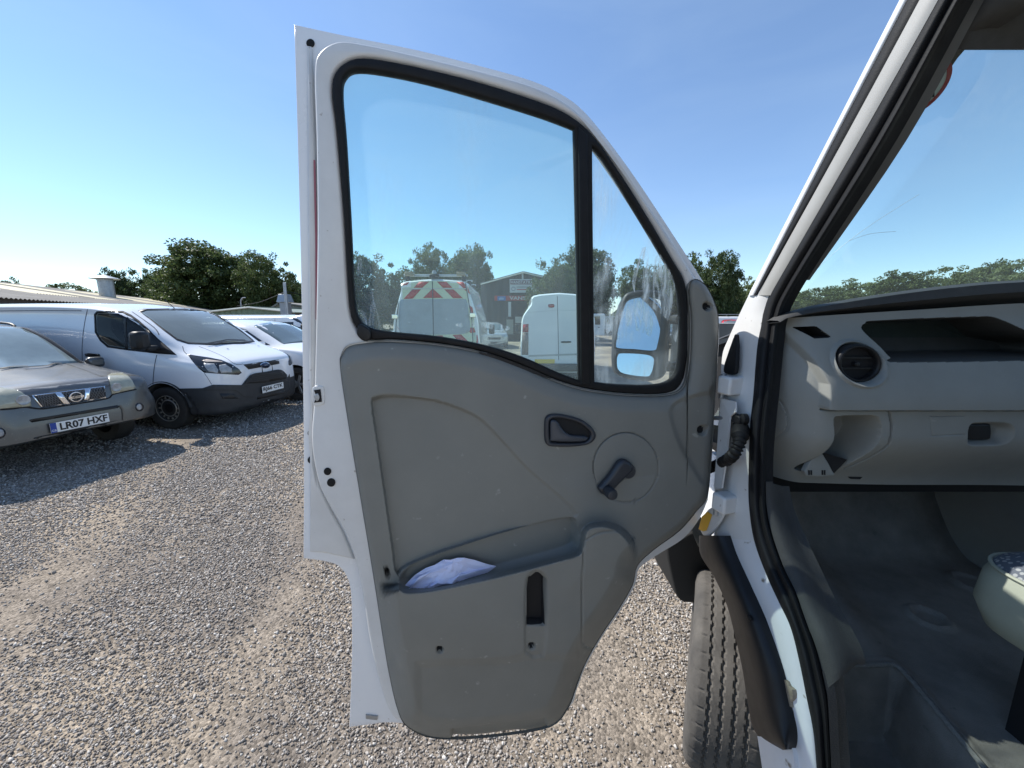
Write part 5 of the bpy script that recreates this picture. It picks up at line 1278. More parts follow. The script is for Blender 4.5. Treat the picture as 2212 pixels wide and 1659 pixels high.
    v.line('bumper_shadow_line', zn([(0, 1012), (140, 1002), (270, 985), (430, 1004), (700, 966), (1100, 900), (1165, 856), (1300, 824), (1412, 802)]), .016, DARK, 'px', .006, n=40)  # dark line painted for the shadow along the bumper joint
    v.decal('bumper_slot', [zn([(300, 1122), (320, 1112), (1215, 966), (1232, 975), (1222, 996), (330, 1146)])], GRILLE, 'px', .004, 10)
    v.decal('lower_slot', [zn([(335, 1352), (352, 1302), (560, 1258), (1220, 1124), (1222, 1168)])], GRILLE, 'px', .004, 10)
    v.line('bumper_lip', zn([(300, 1394), (700, 1318), (1230, 1182), (1275, 1120), (1270, 1010), (1240, 968)]), .02, PAINT, 'px', .010)
    v.decal('fog_lamp', [zn([(1445 + 44 * math.cos(k * .4), 985 + 46 * math.sin(k * .4)) for k in range(16)])], LAMP_DK, 'px', .004, 8, mirror=True)
    v.decal('fog_lens', [zn([(1440 + 26 * math.cos(k * .4), 985 + 30 * math.sin(k * .4)) for k in range(16)])], LAMP, 'px', .009, 8, mirror=True)
    p, n = c(*zn([(825, 1145)])[0]); v.plate(p + Vector((.03, 0, .0)), (0, 1, 0), (0, 0, 1), 'LR07 HXF', band=True)
    v.line('bonnet_crease', zn([(690, 535), (850, 590), (1060, 668)]), .02, PAINT, 'px', .004)
    v.line('wiper', zn([(250, 590), (480, 572), (560, 545), (640, 545)]), .03, BLACK_PL, 'px', .02)
    v.line('wiper', zn([(0, 600), (140, 578), (290, 575)]), .03, BLACK_PL, 'px', .02)
    mw = at_y(139, 775, 5.0); ml = v.loc(mw)
    for sd in (-1, 1):
        box('wing_mirror', (-1.38, sd * .99, 1.08), (.11, .20, .15), PAINT, v.root, 0, .04, True)
        box('mirror_stalk', (-1.36, sd * .89, 1.02), (.06, .06, .05), BLACK_PL, v.root, 0, .01, True)
        tube('roof_rail', [(-2.15, sd * .60, 1.61), (-2.3, sd * .60, 1.65), (-3.0, sd * .60, 1.675), (-3.9, sd * .58, 1.64)], .018, BLACK_PL, v.root, 8, 4, True)
    for x in (-.86, -3.48):
        for sd in (-1, 1): v.wheel(x, sd * .775, .345, .215, 'alloy', 0.0)
    return v
white_panel_van()
bronze_suv()
# ------------------------------------------------------------------ vans and cars seen beyond and through the door window
def zc(z): return [(829.4 + .125 * x, 570.2 + .125 * y) for x, y in z]
def zd(z): return [(1036.8 + .125 * x, 570.2 + .125 * y) for x, y in z]
def tall_van(name, loc, heading, W, L, H, label, top=.80, paint=None, roofx=.10):
    v = Vehicle(name, loc, heading, label, 'van')
    w = W / 2
    def sec(k, zb, ins=0.0, hs=1.0):
        return [(0, zb), (w * .9 * k, zb), (w * .985 * k, zb + .18), (w * 1.0 * k, .95), (w * .985 * k, 1.35), (w * .95 * k, 1.75), (w * (top + .07) * k, H * hs - .28), (w * top * k, H * hs - .07), (0, H * hs)]
    T = [(0, sec(.965, .36, 0, .985)), (.06, sec(.99, .30)), (.3, sec(1, .28)), (L - 1.9, sec(1, .28)), (L - 1.5, sec(1, .28, 0, .99)),
         (L - 1.0, [(0, .28), (w * .9, .28), (w * .985, .46), (w, .95), (w * .97, 1.25), (w * .92, 1.45), (w * .84, 1.7), (w * .70, 1.86), (0, 1.95)]),
         (L - .55, [(0, .28), (w * .88, .28), (w * .97, .46), (w * .98, .85), (w * .94, 1.1), (w * .88, 1.2), (w * .8, 1.28), (w * .6, 1.33), (0, 1.37)]),
         (L, [(0, .32), (w * .6, .32), (w * .7, .46), (w * .7, .7), (w * .66, .85), (w * .62, .93), (w * .56, .98), (w * .4, 1.02), (0, 1.04)])]
    v.shell([(x, p) for x, p in T], paint or VANWHITE, 60, 4, arches=[(1.0, .34, .42, .6, 1.3), (L - .95, .34, .42, .6, 1.3)])
    for x in (1.0, L - .95):
        for sd in (-1, 1): v.wheel(x, sd * (w - .12), .34, .22, 'steel', 0, None, 26)
    for kd in ('left', 'right'):
        v.decal('side_window', [[(L - .75, 1.22), (L - 1.05, 1.62), (L - 1.3, 1.78), (L - 1.85, 1.80), (L - 1.9, 1.2)]], DGLASS, kd, .003, .2)
        v.line('door_seam', [(L - 1.95, .4), (L - 1.95, 1.1), (L - 1.93, 1.85)], .012, MATS['panel_gap'], kd, .002)
        sd = -1 if kd == 'right' else 1
        box('wing_mirror', (L - .85, sd * (w + .12), 1.35), (.12, .2, .34), BLACK_PL, v.root, 0, .04, True)
    return v

def chevron_van():
    p = at_y(941, 700, 9.1)
    v = tall_van('chevron_van', (p.x, p.y, 0), math.pi / 2 + R(1.0), 2.06, 5.4, 2.62, 'tall white van with red and pale yellow chevrons across its rear doors', .70)
    CR = mat('chevron_red', (.50, .025, .03), .5, noise=(30, .2)); CY = mat('chevron_pale', (.62, .68, .48), .5, noise=(20, .1)); SE = MATS['panel_gap']
    full = zc([(300, 330), (345, 300), (430, 292), (840, 290), (1380, 296), (1410, 330), (1440, 430), (1490, 560), (1540, 800), (1560, 1000), (1590, 1250), (1610, 1480), (1300, 1480), (840, 1480), (165, 1480), (160, 1250), (170, 950), (205, 700), (230, 560), (265, 420)])
    v.decal('chevron_backing', [full], CY, 'px', .003, 20)
    reds = [[(345, 330), (440, 318), (400, 360), (300, 435), (290, 425), (310, 370)], [(610, 308), (785, 305), (660, 412), (515, 412)], [(915, 305), (1080, 308), (1185, 412), (1020, 412)], [(1250, 312), (1370, 318), (1400, 350), (1415, 420), (1370, 415)],
            [(490, 440), (640, 440), (500, 600), (340, 605)], [(835, 432), (855, 432), (1020, 585), (675, 590)], [(1045, 440), (1205, 440), (1365, 592), (1195, 592)], [(1385, 440), (1420, 440), (1430, 475)],
            [(285, 455), (310, 455), (285, 490)], [(255, 390), (285, 370), (280, 480), (235, 545)], [(1405, 330), (1440, 380), (1490, 530), (1455, 500)],
            [(195, 760), (235, 735), (230, 880), (180, 880)], [(1475, 710), (1530, 755), (1545, 850), (1485, 855)], [(225, 1080), (285, 1165), (210, 1255), (165, 1250), (165, 1140)], [(1500, 1095), (1560, 1105), (1585, 1180), (1500, 1195), (1450, 1150)],
            [(390, 1228), (545, 1238), (490, 1330), (340, 1300)], [(720, 1235), (850, 1238), (850, 1400), (560, 1400)], [(860, 1238), (1010, 1235), (1180, 1420), (860, 1400)], [(1185, 1225), (1335, 1218), (1560, 1440), (1380, 1440)], [(1600, 1225), (1615, 1225), (1640, 1430), (1600, 1430)]]
    for r in reds: v.decal('red_chevron', [zc(r)], CR, 'px', .008, 25, thick=.002)
    GW = mat('whitened_window', (.34, .38, .43), .35, noise=(3, .2), speck=(9, .68, (.55, .6, .65)))
    v.decal('rear_window', [cr(zc([(345, 612), (600, 608), (840, 606), (1100, 604), (1380, 606), (1425, 630), (1445, 690), (1470, 900), (1490, 1080), (1450, 1190), (1200, 1215), (860, 1222), (500, 1220), (310, 1200), (262, 1120), (258, 900), (270, 690), (300, 625)]), 3)], GW, 'px', .009, 14)
    v.line('door_seam', zc([(838, 300), (848, 700), (858, 1350)]), .02, SE, 'px', .014)
    v.line('window_seam', zc([(285, 435), (640, 430), (1050, 425), (1420, 432)]), .02, mat('pale_band', (.55, .50, .50), .5), 'px', .011)
    v.line('door_edge', zc([(300, 330), (258, 560), (240, 800), (215, 1000), (205, 1250)]), .02, SE, 'px', .012)
    v.line('door_edge', zc([(1405, 330), (1440, 500), (1480, 750), (1520, 950), (1540, 1400)]), .02, SE, 'px', .012)
    for q in ((195, 910), (1535, 885)):
        pt, n = v.caster('px')(*zc([q])[0]); box('door_hinge', pt + n * .02, (.05, .14, .10), CHROME, v.root, 0, .01, True)
    pt, n = v.caster('px')(*zc([(862, 1310)])[0]); lathe('badge', [(.09, 0), (.09, .02), (.07, .025)], CHROME, v.root, 24, Matrix.Translation(pt) @ Matrix.Rotation(R(-90), 4, 'Y'), True)
    # roof bars and rear lamp
    for x in (.25, 1.6, 2.9):
        box('roof_bar', (x, 0, 2.72), (.05, 1.5, .05), STEEL, v.root, 0, .01, True)
        for sd in (-1, 1): box('roof_bar_foot', (x, sd * .66, 2.65), (.08, .1, .14), BLACK_PL, v.root, 0, .01, True)
    for sd in (-.6, .6):
        box('roof_light', (.2, sd, 2.74), (.2, .2, .09), mat('roof_lamp', (.25, .2, .12), .3), v.root, 0, .02, True)
    box('beacon', (.05, 0, 2.68), (.14, .22, .1), BLACK_PL, v.root, 0, .03, True)
    lathe('beacon_lens', [(.05, 0), (.05, .05), (.03, .08)], LAMP, v.root, 16, Matrix.Translation((.05, 0, 2.73)), True)
chevron_van()

def plain_rear_van():
    p = at_y(1206, 720, 10.1)
    v = tall_van('rear_van', (p.x, p.y, 0), math.pi / 2 - R(1.5), 1.98, 5.2, 2.37, 'plain white van seen from behind with yellow PO16 VDJ plate', .66)
    SE = MATS['panel_gap']
    v.line('door_seam', zd([(1335, 548), (1345, 900), (1360, 1660)]), .014, SE, 'px', .003)
    v.line('crease', zd([(830, 840), (1050, 820), (1330, 800), (1680, 800)]), .010, mat('soft_crease', (.5, .52, .54), .5), 'px', .002)
    v.decal('high_lamp', [cr(zd([(1180, 705), (1200, 695), (1265, 695), (1285, 710), (1282, 740), (1265, 752), (1200, 752), (1180, 735)]), 3)], REDL, 'px', .012, 20)
    v.decal('tail_light', [zd([(745, 1045), (840, 1035), (838, 1180), (735, 1180)])], REDL, 'px', .006, 20)
    v.decal('tail_light_lower', [zd([(735, 1185), (838, 1185), (835, 1570), (725, 1570)])], mat('smoked_lens', (.16, .12, .11), .2), 'px', .006, 20)
    v.decal('tail_light', [[(1283, 716), (1290, 716), (1291, 760), (1284, 760)]], REDL, 'px', .006, 20)
    v.decal('door_handle', [cr(zd([(1400, 1345), (1420, 1335), (1560, 1335), (1575, 1345), (1560, 1358), (1420, 1362)]), 3)], BLACK_PL, 'px', .02, 20)
    v.line('rub_strip', zd([(840, 1590), (1330, 1572), (1680, 1560)]), .05, mat('strip_grey', (.42, .43, .42), .5), 'px', .008)
    pt, n = v.caster('px')(*zd([(1118, 1680)])[0]); v.plate(pt + Vector((-.03, 0, 0)), (0, -1, 0), (0, 0, 1), 'PO16 VDJ', (.70, .48, .03))
    box('rear_bumper', (-.04, 0, .45), (.16, 1.9, .2), CLAD, v.root, 0, .04, True)
plain_rear_van()

# cars and van behind the white panel van
PW = mat('car_white', (.74, .75, .76), .2, coat=.7)
c = at_z(646, 866, 0); hd = math.atan2(-.09, .995); fw = Vector((math.cos(hd), math.sin(hd), 0)); lf = Vector((-fw.y, fw.x, 0))
o = c + lf * .92 + fw * .86
simple_car('parked_car', (o.x, o.y, 0), hd, 4.52, 1.9, 1.70, PW, 'white SUV car parked on the far side of the white panel van', 'cars parked in the yard', plate=None)
o = at_y(690, 720, 11.6)
simple_car('parked_car', (o.x, o.y, 0), R(-4), 3.9, 1.7, 1.46, PW, 'small white car parked between white SUV and long white van', 'cars parked in the yard')
def side_van():
    p = at_y(655, 720, 14.6); v = tall_van('side_van', (p.x + 1.6, p.y, 0), R(-3), 1.85, 4.6, 1.86, 'long white van standing beyond the small white car', .80)
    v.root.location -= Vector((4.6, 0, 0)) * 1.0
side_van()
o = at_z(812, 732, 0)
simple_car('parked_car', (-6.2, 15.2, 0), R(-160), 4.0, 1.75, 1.50, PW, 'white hatchback standing left of the chevron van', 'cars parked in the yard')
simple_car('parked_car', (-1.0, 22.0, 0), R(-80), 4.2, 1.75, 1.5, mat('car_pale_silver', (.45, .47, .48), .25, metal=.5, coat=.5), 'pale silver car standing between the chevron van and the plain white van', 'cars parked in the yard')
simple_car('parked_car', (9.5, 21.5, 0), R(-100), 4.4, 1.8, 1.70, mat('car_dark_grey', (.06, .065, .07), .25, metal=.4, coat=.6), 'dark grey car standing behind the door mirror', 'cars parked in the yard')
simple_car('parked_car', (14.6, 26.0, 0), R(-114), 4.1, 1.72, 1.42, PW, 'white car nose on beside the van door hinge, in front of red car', 'cars parked in the yard')
simple_car('parked_car', (17.4, 30.6, 0), R(-116), 4.3, 1.8, 1.64, mat('car_red', (.45, .025, .03), .25, coat=.7), 'red car with grey windscreen behind the white car', 'cars parked in the yard')
def rack_van():
    v = tall_van('rack_van', (19.6, 40.0, 0), R(-15), 1.9, 4.8, 1.95, 'white van with a roof rack behind the red car', .78)
    for x in (.6, 2.0, 3.2): box('roof_rack_bar', (x, 0, 2.06), (.05, 1.5, .04), STEEL, v.root, 0, .01, True)
    for sd in (-.68, .68): tube('roof_rack_rail', [(.4, sd, 2.12), (3.4, sd, 2.12)], .025, STEEL, v.root, 6, 1, True)
rack_van()

def flatbed():
    p = at_z(1292, 737, 0); r = empty('flatbed_truck', (p.x, p.y, 0), 0); tag(r, 'small white flatbed truck with dropside bed and bar headboard', 'truck')
    v = Vehicle.__new__(Vehicle); v.root = r; v.M = Matrix.Translation((p.x, p.y, 0)); v.Mi = v.M.inverted()
    prof = [(-1.35, .45), (-1.33, .95), (-1.05, 1.12), (-.62, 1.95), (-.4, 2.08), (.40, 2.08), (.48, 1.95), (.48, .42)]
    o = make('cab', [(x, y, z) for y in (0, 1.85) for x, z in prof], [tuple(range(8)), tuple(range(15, 7, -1))] + [(i, (i + 1) % 8, 8 + (i + 1) % 8, 8 + i) for i in range(8)], VANWHITE, r, 30, True); bevel(o, .06, 3)
    for y in (-.006, 1.856):
        make('side_window', [(-.86, y, 1.28), (-.55, y, 1.86), (.08, y, 1.9), (.12, y, 1.25)], [(0, 1, 2, 3)], DGLASS, r, None, True)
    make('windscreen', [(-1.06, .1, 1.15), (-1.06, 1.75, 1.15), (-.64, 1.65, 1.93), (-.64, .2, 1.93)], [(0, 1, 2, 3)], DGLASS, r, None, True).location = (-.02, 0, .01)
    box('wing_mirror', (-.75, -.12, 1.3), (.08, .16, .32), BLACK_PL, r, 0, .03, True)
    box('door_handle', (.02, -.02, 1.05), (.14, .03, .04), BLACK_PL, r, 0, .01, True)
    box('bed_floor', (2.2, .92, .82), (3.3, 1.9, .1), BLACK_PL, r, 0, 0, True)
    for y in (-.04, 1.88): box('dropside', (2.2, y, 1.05), (3.3, .04, .4), mat('aluminium', (.50, .51, .52), .4, metal=.5), r, 0, 0, True)
    box('tailboard', (3.84, .92, 1.05), (.04, 1.9, .4), MATS['aluminium'], r, 0, 0, True)
    for y in np.linspace(0, 1.85, 9): box('headboard_bar', (.60, float(y), 1.45), (.03, .03, .8), STEEL, r, 0, 0, True)
    box('headboard_rail', (.60, .92, 1.86), (.05, 1.9, .05), STEEL, r, 0, 0, True)
    for x in np.linspace(.8, 3.7, 16): box('cage_bar', (float(x), 1.86, 1.55), (.03, .03, .6), STEEL, r, 0, 0, True)
    box('cage_rail', (2.2, 1.86, 1.86), (3.2, .04, .05), STEEL, r, 0, 0, True)
    box('chassis', (1.6, .92, .62), (3.9, .8, .2), BLACK_PL, r, 0, 0, True)
    for x in (-.55, 2.6):
        for y in (.12, 1.72): v.wheel(x, y if y > 1 else .12, .34, .2, 'steel', 0, None, 24)
flatbed()
# ------------------------------------------------------------------ buildings and yard fittings
def corrug(name, a, b, h0, h1, m, parent, pitch=.25, amp=.03, n=None, top=None):
    """vertical ribbed sheet wall from ground point a to b, base height h0; top height h1 or function of the fraction along"""
    a = Vector(a); b = Vector(b); L = (b - a).length; d = (b - a) / L; nn = Vector((d.y, -d.x, 0)); k = int(L / pitch * 4); rows = [[], []]
    for i in range(k + 1):
        t = i / k; off = amp * (1 if i % 4 in (1, 2) else 0); p = a + (b - a) * t + nn * off
        z1 = top(t) if top else h1
        rows[0].append((p.x, p.y, h0)); rows[1].append((p.x, p.y, z1))
    return grid(name, rows, m, parent, None)
def barn():
    e1 = at_z(0, 643, 2.62); dr = Vector((-.43, .903, 0)); pr = Vector((-.903, -.43, 0))
    r = empty('barn', (e1.x, e1.y, 0)); tag(r, 'long low barn with grey corrugated roof, yellowed roof lights and metal flue', 'building')
    ASB = mat('fibre_cement', (.235, .225, .21), .9, noise=(1.2, .35), speck=(5, .62, (.20, .20, .17)))
    YEL = mat('roof_light_sheet', (.52, .47, .31), .6, noise=(2, .2))
    s0, s1, span, rise, pitch = -9.0, 66.0, 10.5, 1.95, .30
    def sheet(name, a, b, t0, t1, m, lift=0.0):
        k = int((b - a) / (pitch / 4)); rows = []
        for t in (t0, (t0 + t1) / 2, t1):
            row = []
            for i in range(k + 1):
                s = a + (b - a) * i / k; p = e1 + dr * s + pr * (span * t)
                row.append((p.x, p.y, e1.z + rise * t + .035 * math.sin(2 * math.pi * s / pitch) + lift))
            rows.append(row)
        return grid(name, rows, m, r, 60)
    s = s0; i = 0
    while s < s1:                                             # roof built of sheets about a metre wide with clear ones between
        e = min(s + 1.2 * 5, s1); sheet('roof_sheet', s, e, 0, 1, ASB); i += 1; s = e
    for (a, b) in ((-8.4, -4.2), (-3.6, .6), (1.6, 6.4), (9.2, 14.0), (16, 20), (26, 32), (38, 46)):
        sheet('roof_light', a, b, .30, .86, YEL, .03)
    sheet('far_slope', s0, s1, 1, 1.02, ASB)
    q = [e1 + dr * s0 + pr * .25, e1 + dr * s1 + pr * .25]
    corrug('front_wall', (q[0].x, q[0].y, 0), (q[1].x, q[1].y, 0), 0, 2.6, mat('barn_wall', (.07, .065, .06), .9), r, .4, .02)
    f0 = e1 + dr * s0 + pr * 21; f1 = e1 + dr * s1 + pr * 21
    make('back_slope', [e1 + dr * s0 + pr * span + Vector((0, 0, rise)), e1 + dr * s1 + pr * span + Vector((0, 0, rise)), f1, f0], [(0, 1, 2, 3)], ASB, r, None)
    make('end_wall', [Vector((q[1].x, q[1].y, 0)), Vector((f1.x, f1.y, 0)), f1, e1 + dr * s1 + pr * span + Vector((0, 0, rise)), Vector((q[1].x, q[1].y, 2.6))], [(0, 1, 2, 3, 4)], MATS['barn_wall'], r, None)
    # flue with cone cap, standing on the roof slope
    best = None
    d = ray(233, 641); n = pr.cross(dr); un = Vector((0, 0, 1)); sl = (pr * span + Vector((0, 0, rise))).normalized(); nn = dr.cross(sl).normalized(); t = nn.dot(e1 - CAM) / nn.dot(d); b = CAM + d * t
    sc = (b - CAM).dot(Vector((0, CP, -SP))) / F_
    lathe('flue', [(13 * sc, -.3), (13 * sc, 37 * sc), (12 * sc, 38 * sc)], STEEL, r, 20, Matrix.Translation(b))
    lathe('flue_cap', [(24 * sc, 37 * sc), (24.5 * sc, 38 * sc), (10 * sc, 43 * sc), (.5 * sc, 46 * sc)], STEEL, r, 24, Matrix.Translation(b))
    for k in range(3):
        a = k * 2.1; tube('cap_stay', [b + Vector((12 * sc * math.cos(a), 12 * sc * math.sin(a), 34 * sc)), b + Vector((20 * sc * math.cos(a), 20 * sc * math.sin(a), 38.5 * sc))], .4 * sc, STEEL, r, 5, 1)
barn()
def green_shed():
    Y = 26.0
    a = at_y(452, 690, Y); b = at_y(640, 690, Y - 1.0); ap = at_y(541, 664, Y - .5); el, er = at_y(452, 674, Y).z, at_y(640, 675, Y - 1).z
    r = empty('green_shed', (ap.x, ap.y, 0)); tag(r, 'green ribbed metal shed gable beyond the parked cars', 'shed')
    t0 = .47
    corrug('gable_wall', (a.x, a.y, 0), (b.x, b.y, 0), 0, 0, mat('green_sheet', (.20, .25, .17), .5, noise=(3, .15)), r, .42, .05, top=lambda t: (el + (ap.z - el) * t / t0) if t < t0 else ap.z + (er - ap.z) * (t - t0) / (1 - t0))
    RF = mat('green_roof', (.20, .23, .18), .5)
    for (p, q) in ((Vector((a.x, a.y, el)), ap), (ap, Vector((b.x, b.y, er)))):
        o = make('roof_slope', [p + Vector((0, -.15, .02)), q + Vector((0, -.15, .02)), q + Vector((0, 14, .02)), p + Vector((0, 14, .02))], [(0, 1, 2, 3)], RF, r, None); solid(o, .06)
        tube('roof_trim', [p + Vector((0, -.16, 0)), q + Vector((0, -.16, 0))], .06, mat('pale_trim', (.55, .57, .52), .5), r, 6, 1)
green_shed()
def small_shed():
    Y = 33.0; r = empty('small_shed', at_y(625, 688, Y) * Vector((1, 1, 0)) if False else (at_y(625, 688, Y).x, Y, 0)); tag(r, 'low block shed with pale sloping roof behind the green shed', 'shed')
    p = [at_y(x, y, Y) for x, y in ((570, 676), (604, 656), (690, 668), (690, 690))]
    W = mat('block_wall', (.33, .32, .29), .9, noise=(6, .3))
    o = make('wall', [(p[0].x, Y, 0), (p[3].x, Y, 0), tuple(p[2]), tuple(p[1]), tuple(p[0])], [(0, 1, 2, 3, 4)], W, r, None); solid(o, .2)
    for a, b in ((p[0], p[1]), (p[1], p[2])):
        o = make('roof_slope', [a + Vector((0, -.3, .05)), b + Vector((0, -.3, .05)), b + Vector((0, 7, .05)), a + Vector((0, 7, .05))], [(0, 1, 2, 3)], MATS['fibre_cement'], r, None); solid(o, .1)
small_shed()
def yard_flue():
    Y = 24.6; b = at_y(620, 690, Y); sc = Y / F_ * 1.0
    r = empty('metal_flue', (b.x, b.y, 0)); tag(r, 'galvanised extractor flue with boxy cowl beside the pole', 'flue')
    box('duct', (b.x, b.y, at_y(620, 668, Y).z - .9), (16 * sc, 16 * sc, 2.6), STEEL, r, 0, .01)
    z0, z1 = at_y(620, 653, Y).z, at_y(620, 636, Y).z
    o = box('cowl', (b.x, b.y, (z0 + z1) / 2), (24 * sc, 24 * sc, z1 - z0), STEEL, r, 0, .01, taper=(.7, .7))
yard_flue()
def pole():
    Y = 23.4; t = at_y(618, 612, Y); b = at_y(622, 690, Y)
    r = empty('lamp_pole', (b.x, b.y, 0)); tag(r, 'straight galvanised steel pole with cable beyond the white vans', 'pole')
    tube('shaft', [(b.x, b.y, 0), (b.x, b.y, t.z)], .085, STEEL, r, 12, 1)
    lathe('cap', [(.09, 0), (.09, .03), (.03, .05)], STEEL, r, 12, Matrix.Translation((b.x, b.y, t.z)))
    c0 = Vector((b.x, b.y, at_y(618, 630, Y).z))
    w = tube('overhead_cable', [at_y(512, 661, 40), at_y(560, 650, 32) + Vector((0, 0, -.1)), c0], .022, BLACK_RUB, None, 5, 4); tag(w, 'sagging dark cable running from the barn roof to the pole', 'cable')
    w2 = tube('overhead_cable', [c0, at_y(640, 634, 24), at_y(720, 648, 26)], .022, BLACK_RUB, None, 5, 4); tag(w2, 'dark cable running from the pole towards the chevron van', 'cable')
    q = at_y(520, 652, 38); k = tube('roof_pipe', [q + Vector((0, 0, -.8)), q, q + Vector((.2, 0, .35)), q + Vector((.5, 0, .4))], .05, STEEL, None, 6, 3); tag(k, 'small bent pipe standing on the barn roof end', 'pipe')
pole()
def workshop():
    Y = 30.0
    r = empty('workshop', (at_y(1129, 688, Y).x, Y, 0)); tag(r, 'black ribbed metal workshop with open dark doorway behind the vans', 'building')
    a = at_y(1040, 690, Y); b = at_y(1235, 690, Y); el = at_y(1040, 615, Y).z; ap = at_y(1130, 590, Y); er = at_y(1235, 614, Y).z
    t0 = (ap.x - a.x) / (b.x - a.x)
    SH = mat('black_sheet', (.028, .029, .031), .55, noise=(2, .3))
    corrug('front_wall', (a.x, Y, 0), (b.x, Y, 0), 0, 0, SH, r, .9, .07, top=lambda t: (el + (ap.z - el) * t / t0) if t < t0 else ap.z + (er - ap.z) * (t - t0) / (1 - t0))
    for p, q in ((Vector((a.x, Y, el)), ap), (ap, Vector((b.x, Y, er)))):
        o = make('roof_slope', [p + Vector((0, -.3, .03)), q + Vector((0, -.3, .03)), q + Vector((0, 18, .03)), p + Vector((0, 18, .03))], [(0, 1, 2, 3)], MATS['fibre_cement'], r, None); solid(o, .08)
        tube('roof_trim', [p + Vector((0, -.32, 0)), q + Vector((0, -.32, 0))], .05, mat('pale_trim', (.55, .57, .52), .5), r, 6, 1)
    d0 = [at_y(x, y, Y - .12) for x, y in ((1100, 655), (1142, 655), (1142, 735), (1100, 735))]
    make('doorway', d0, [(0, 1, 2, 3)], DARK, r, None)
    for (x0, y0, x1, y1, c) in ((1094, 690, 1109, 722, (.30, .30, .26)), (1113, 684, 1127, 698, (.45, .45, .42)), (1098, 652, 1104, 684, (.6, .6, .6))):
        p = [at_y(x, y, Y - .2) for x, y in ((x0, y1), (x1, y1), (x1, y0), (x0, y0))]
        solid(make('wall_board', p, [(0, 1, 2, 3)], mat('board_%d' % x0, c, .7), r, None), .05)
    p = at_y(1129, 593, Y - .2); tube('gable_lamp', [p + Vector((0, 0, -.5)), p + Vector((0, 0, .1))], .07, mat('lamp_white', (.6, .6, .58), .5), r, 8, 1)
    # two signs
    def board(name, x0, y0, x1, y1, m, lab):
        p = [at_y(x, y, Y - .28) for x, y in ((x0, y1), (x1, y1), (x1, y0), (x0, y0))]
        o = make(name, p, [(0, 1, 2, 3)], m, None, None); solid(o, .06); tag(o, lab, 'sign'); return o, p
    WH = mat('sign_white', (.62, .62, .62), .5); RD = mat('sign_red', (.42, .05, .04), .5); BL = mat('sign_blue', (.03, .14, .42), .5); NV = mat('sign_navy', (.10, .07, .12), .5); GY = mat('sign_grey', (.25, .26, .28), .5)
    def rect(name, x0, y0, x1, y1, m, par, dz=.30):
        return make(name, [at_y(x, y, Y - dz) for x, y in ((x0, y1), (x1, y1), (x1, y0), (x0, y0))], [(0, 1, 2, 3)], m, par, None)
    def word(name, s, xc, yc, wpx, hpx, m, par, dz=.33):
        c = at_y(xc, yc, Y - dz); t = text_mesh(name, s, 1.0, m, par, None, .01, False, .02)
        xs_ = [v.co.x for v in t.data.vertices]; ys_ = [v.co.y for v in t.data.vertices]
        W0, H0 = max(xs_) - min(xs_), max(ys_) - min(ys_); k = (Y - dz) / F_ / 1.0 * 1.015
        M = basis(c, (1, 0, 0), (0, 0, 1)) @ Matrix.Diagonal((wpx * k / W0, hpx * k / H0, 1, 1)) @ Matrix.Translation((-(max(xs_) + min(xs_)) / 2, -(max(ys_) + min(ys_)) / 2, 0))
        t.data.transform(M); return t
    s1, _ = board('wall_sign', 1101, 603, 1158.5, 632, WH, 'white VANSTATION sign board high on the workshop gable')
    rect('title_band', 1102.5, 605, 1156, 614.5, mat('sign_plum', (.16, .05, .08), .5), s1); word('title', 'VANSTATION', 1129.3, 609.7, 50, 6.6, WH, s1)
    rect('red_line', 1116, 624.5, 1140, 626.5, RD, s1); rect('grey_line', 1116, 619, 1143, 621, GY, s1)
    for xc in (1109, 1150):
        c = at_y(xc, 624, Y - .30); k = (Y / F_); lathe('round_emblem', [(4.6 * k, 0), (4.4 * k, .01), (.01, .012)], GY, s1, 20, basis(c, (1, 0, 0), (0, 0, 1)))
        lathe('emblem_centre', [(3.0 * k, .01), (2.9 * k, .016), (.01, .018)], WH, s1, 20, basis(c, (1, 0, 0), (0, 0, 1)))
    s2, _ = board('wall_sign', 1068, 638.7, 1190, 649.4, RD, 'long red VANSTATION fascia sign with blue badge on the workshop')
    word('title', 'VANSTATION', 1143, 643.8, 82, 7.2, WH, s2)
    rect('blue_panel', 1074.5, 640, 1092.5, 649.4, BL, s2, .31)
    c = at_y(1083, 645, Y - .32); k = Y / F_
    for (a, w_, h_) in ((0, 6, 1.2), (-1.6, 4, 1.2), (1.8, 5, 1.0)):
        rect('badge_stroke', 1083 - w_, 644.5 + a, 1083 + w_, 644.5 + a + h_, mat('sign_sky', (.35, .5, .7), .5), s2, .33)
workshop()
def rail_fence():
    a, b = Vector((-7.5, 23.6, 0)), Vector((2.6, 25.5, 0))
    r = empty('rail_fence', ((a + b) / 2)); tag(r, 'low pale metal rail fence standing in front of the workshop', 'fence')
    for k in range(7):
        p = a + (b - a) * k / 6; box('post', (p.x, p.y, .55), (.08, .08, 1.1), STEEL, r)
    for z in (.55, 1.0): tube('rail', [a + Vector((0, 0, z)), b + Vector((0, 0, z))], .035, STEEL, r, 6, 1)
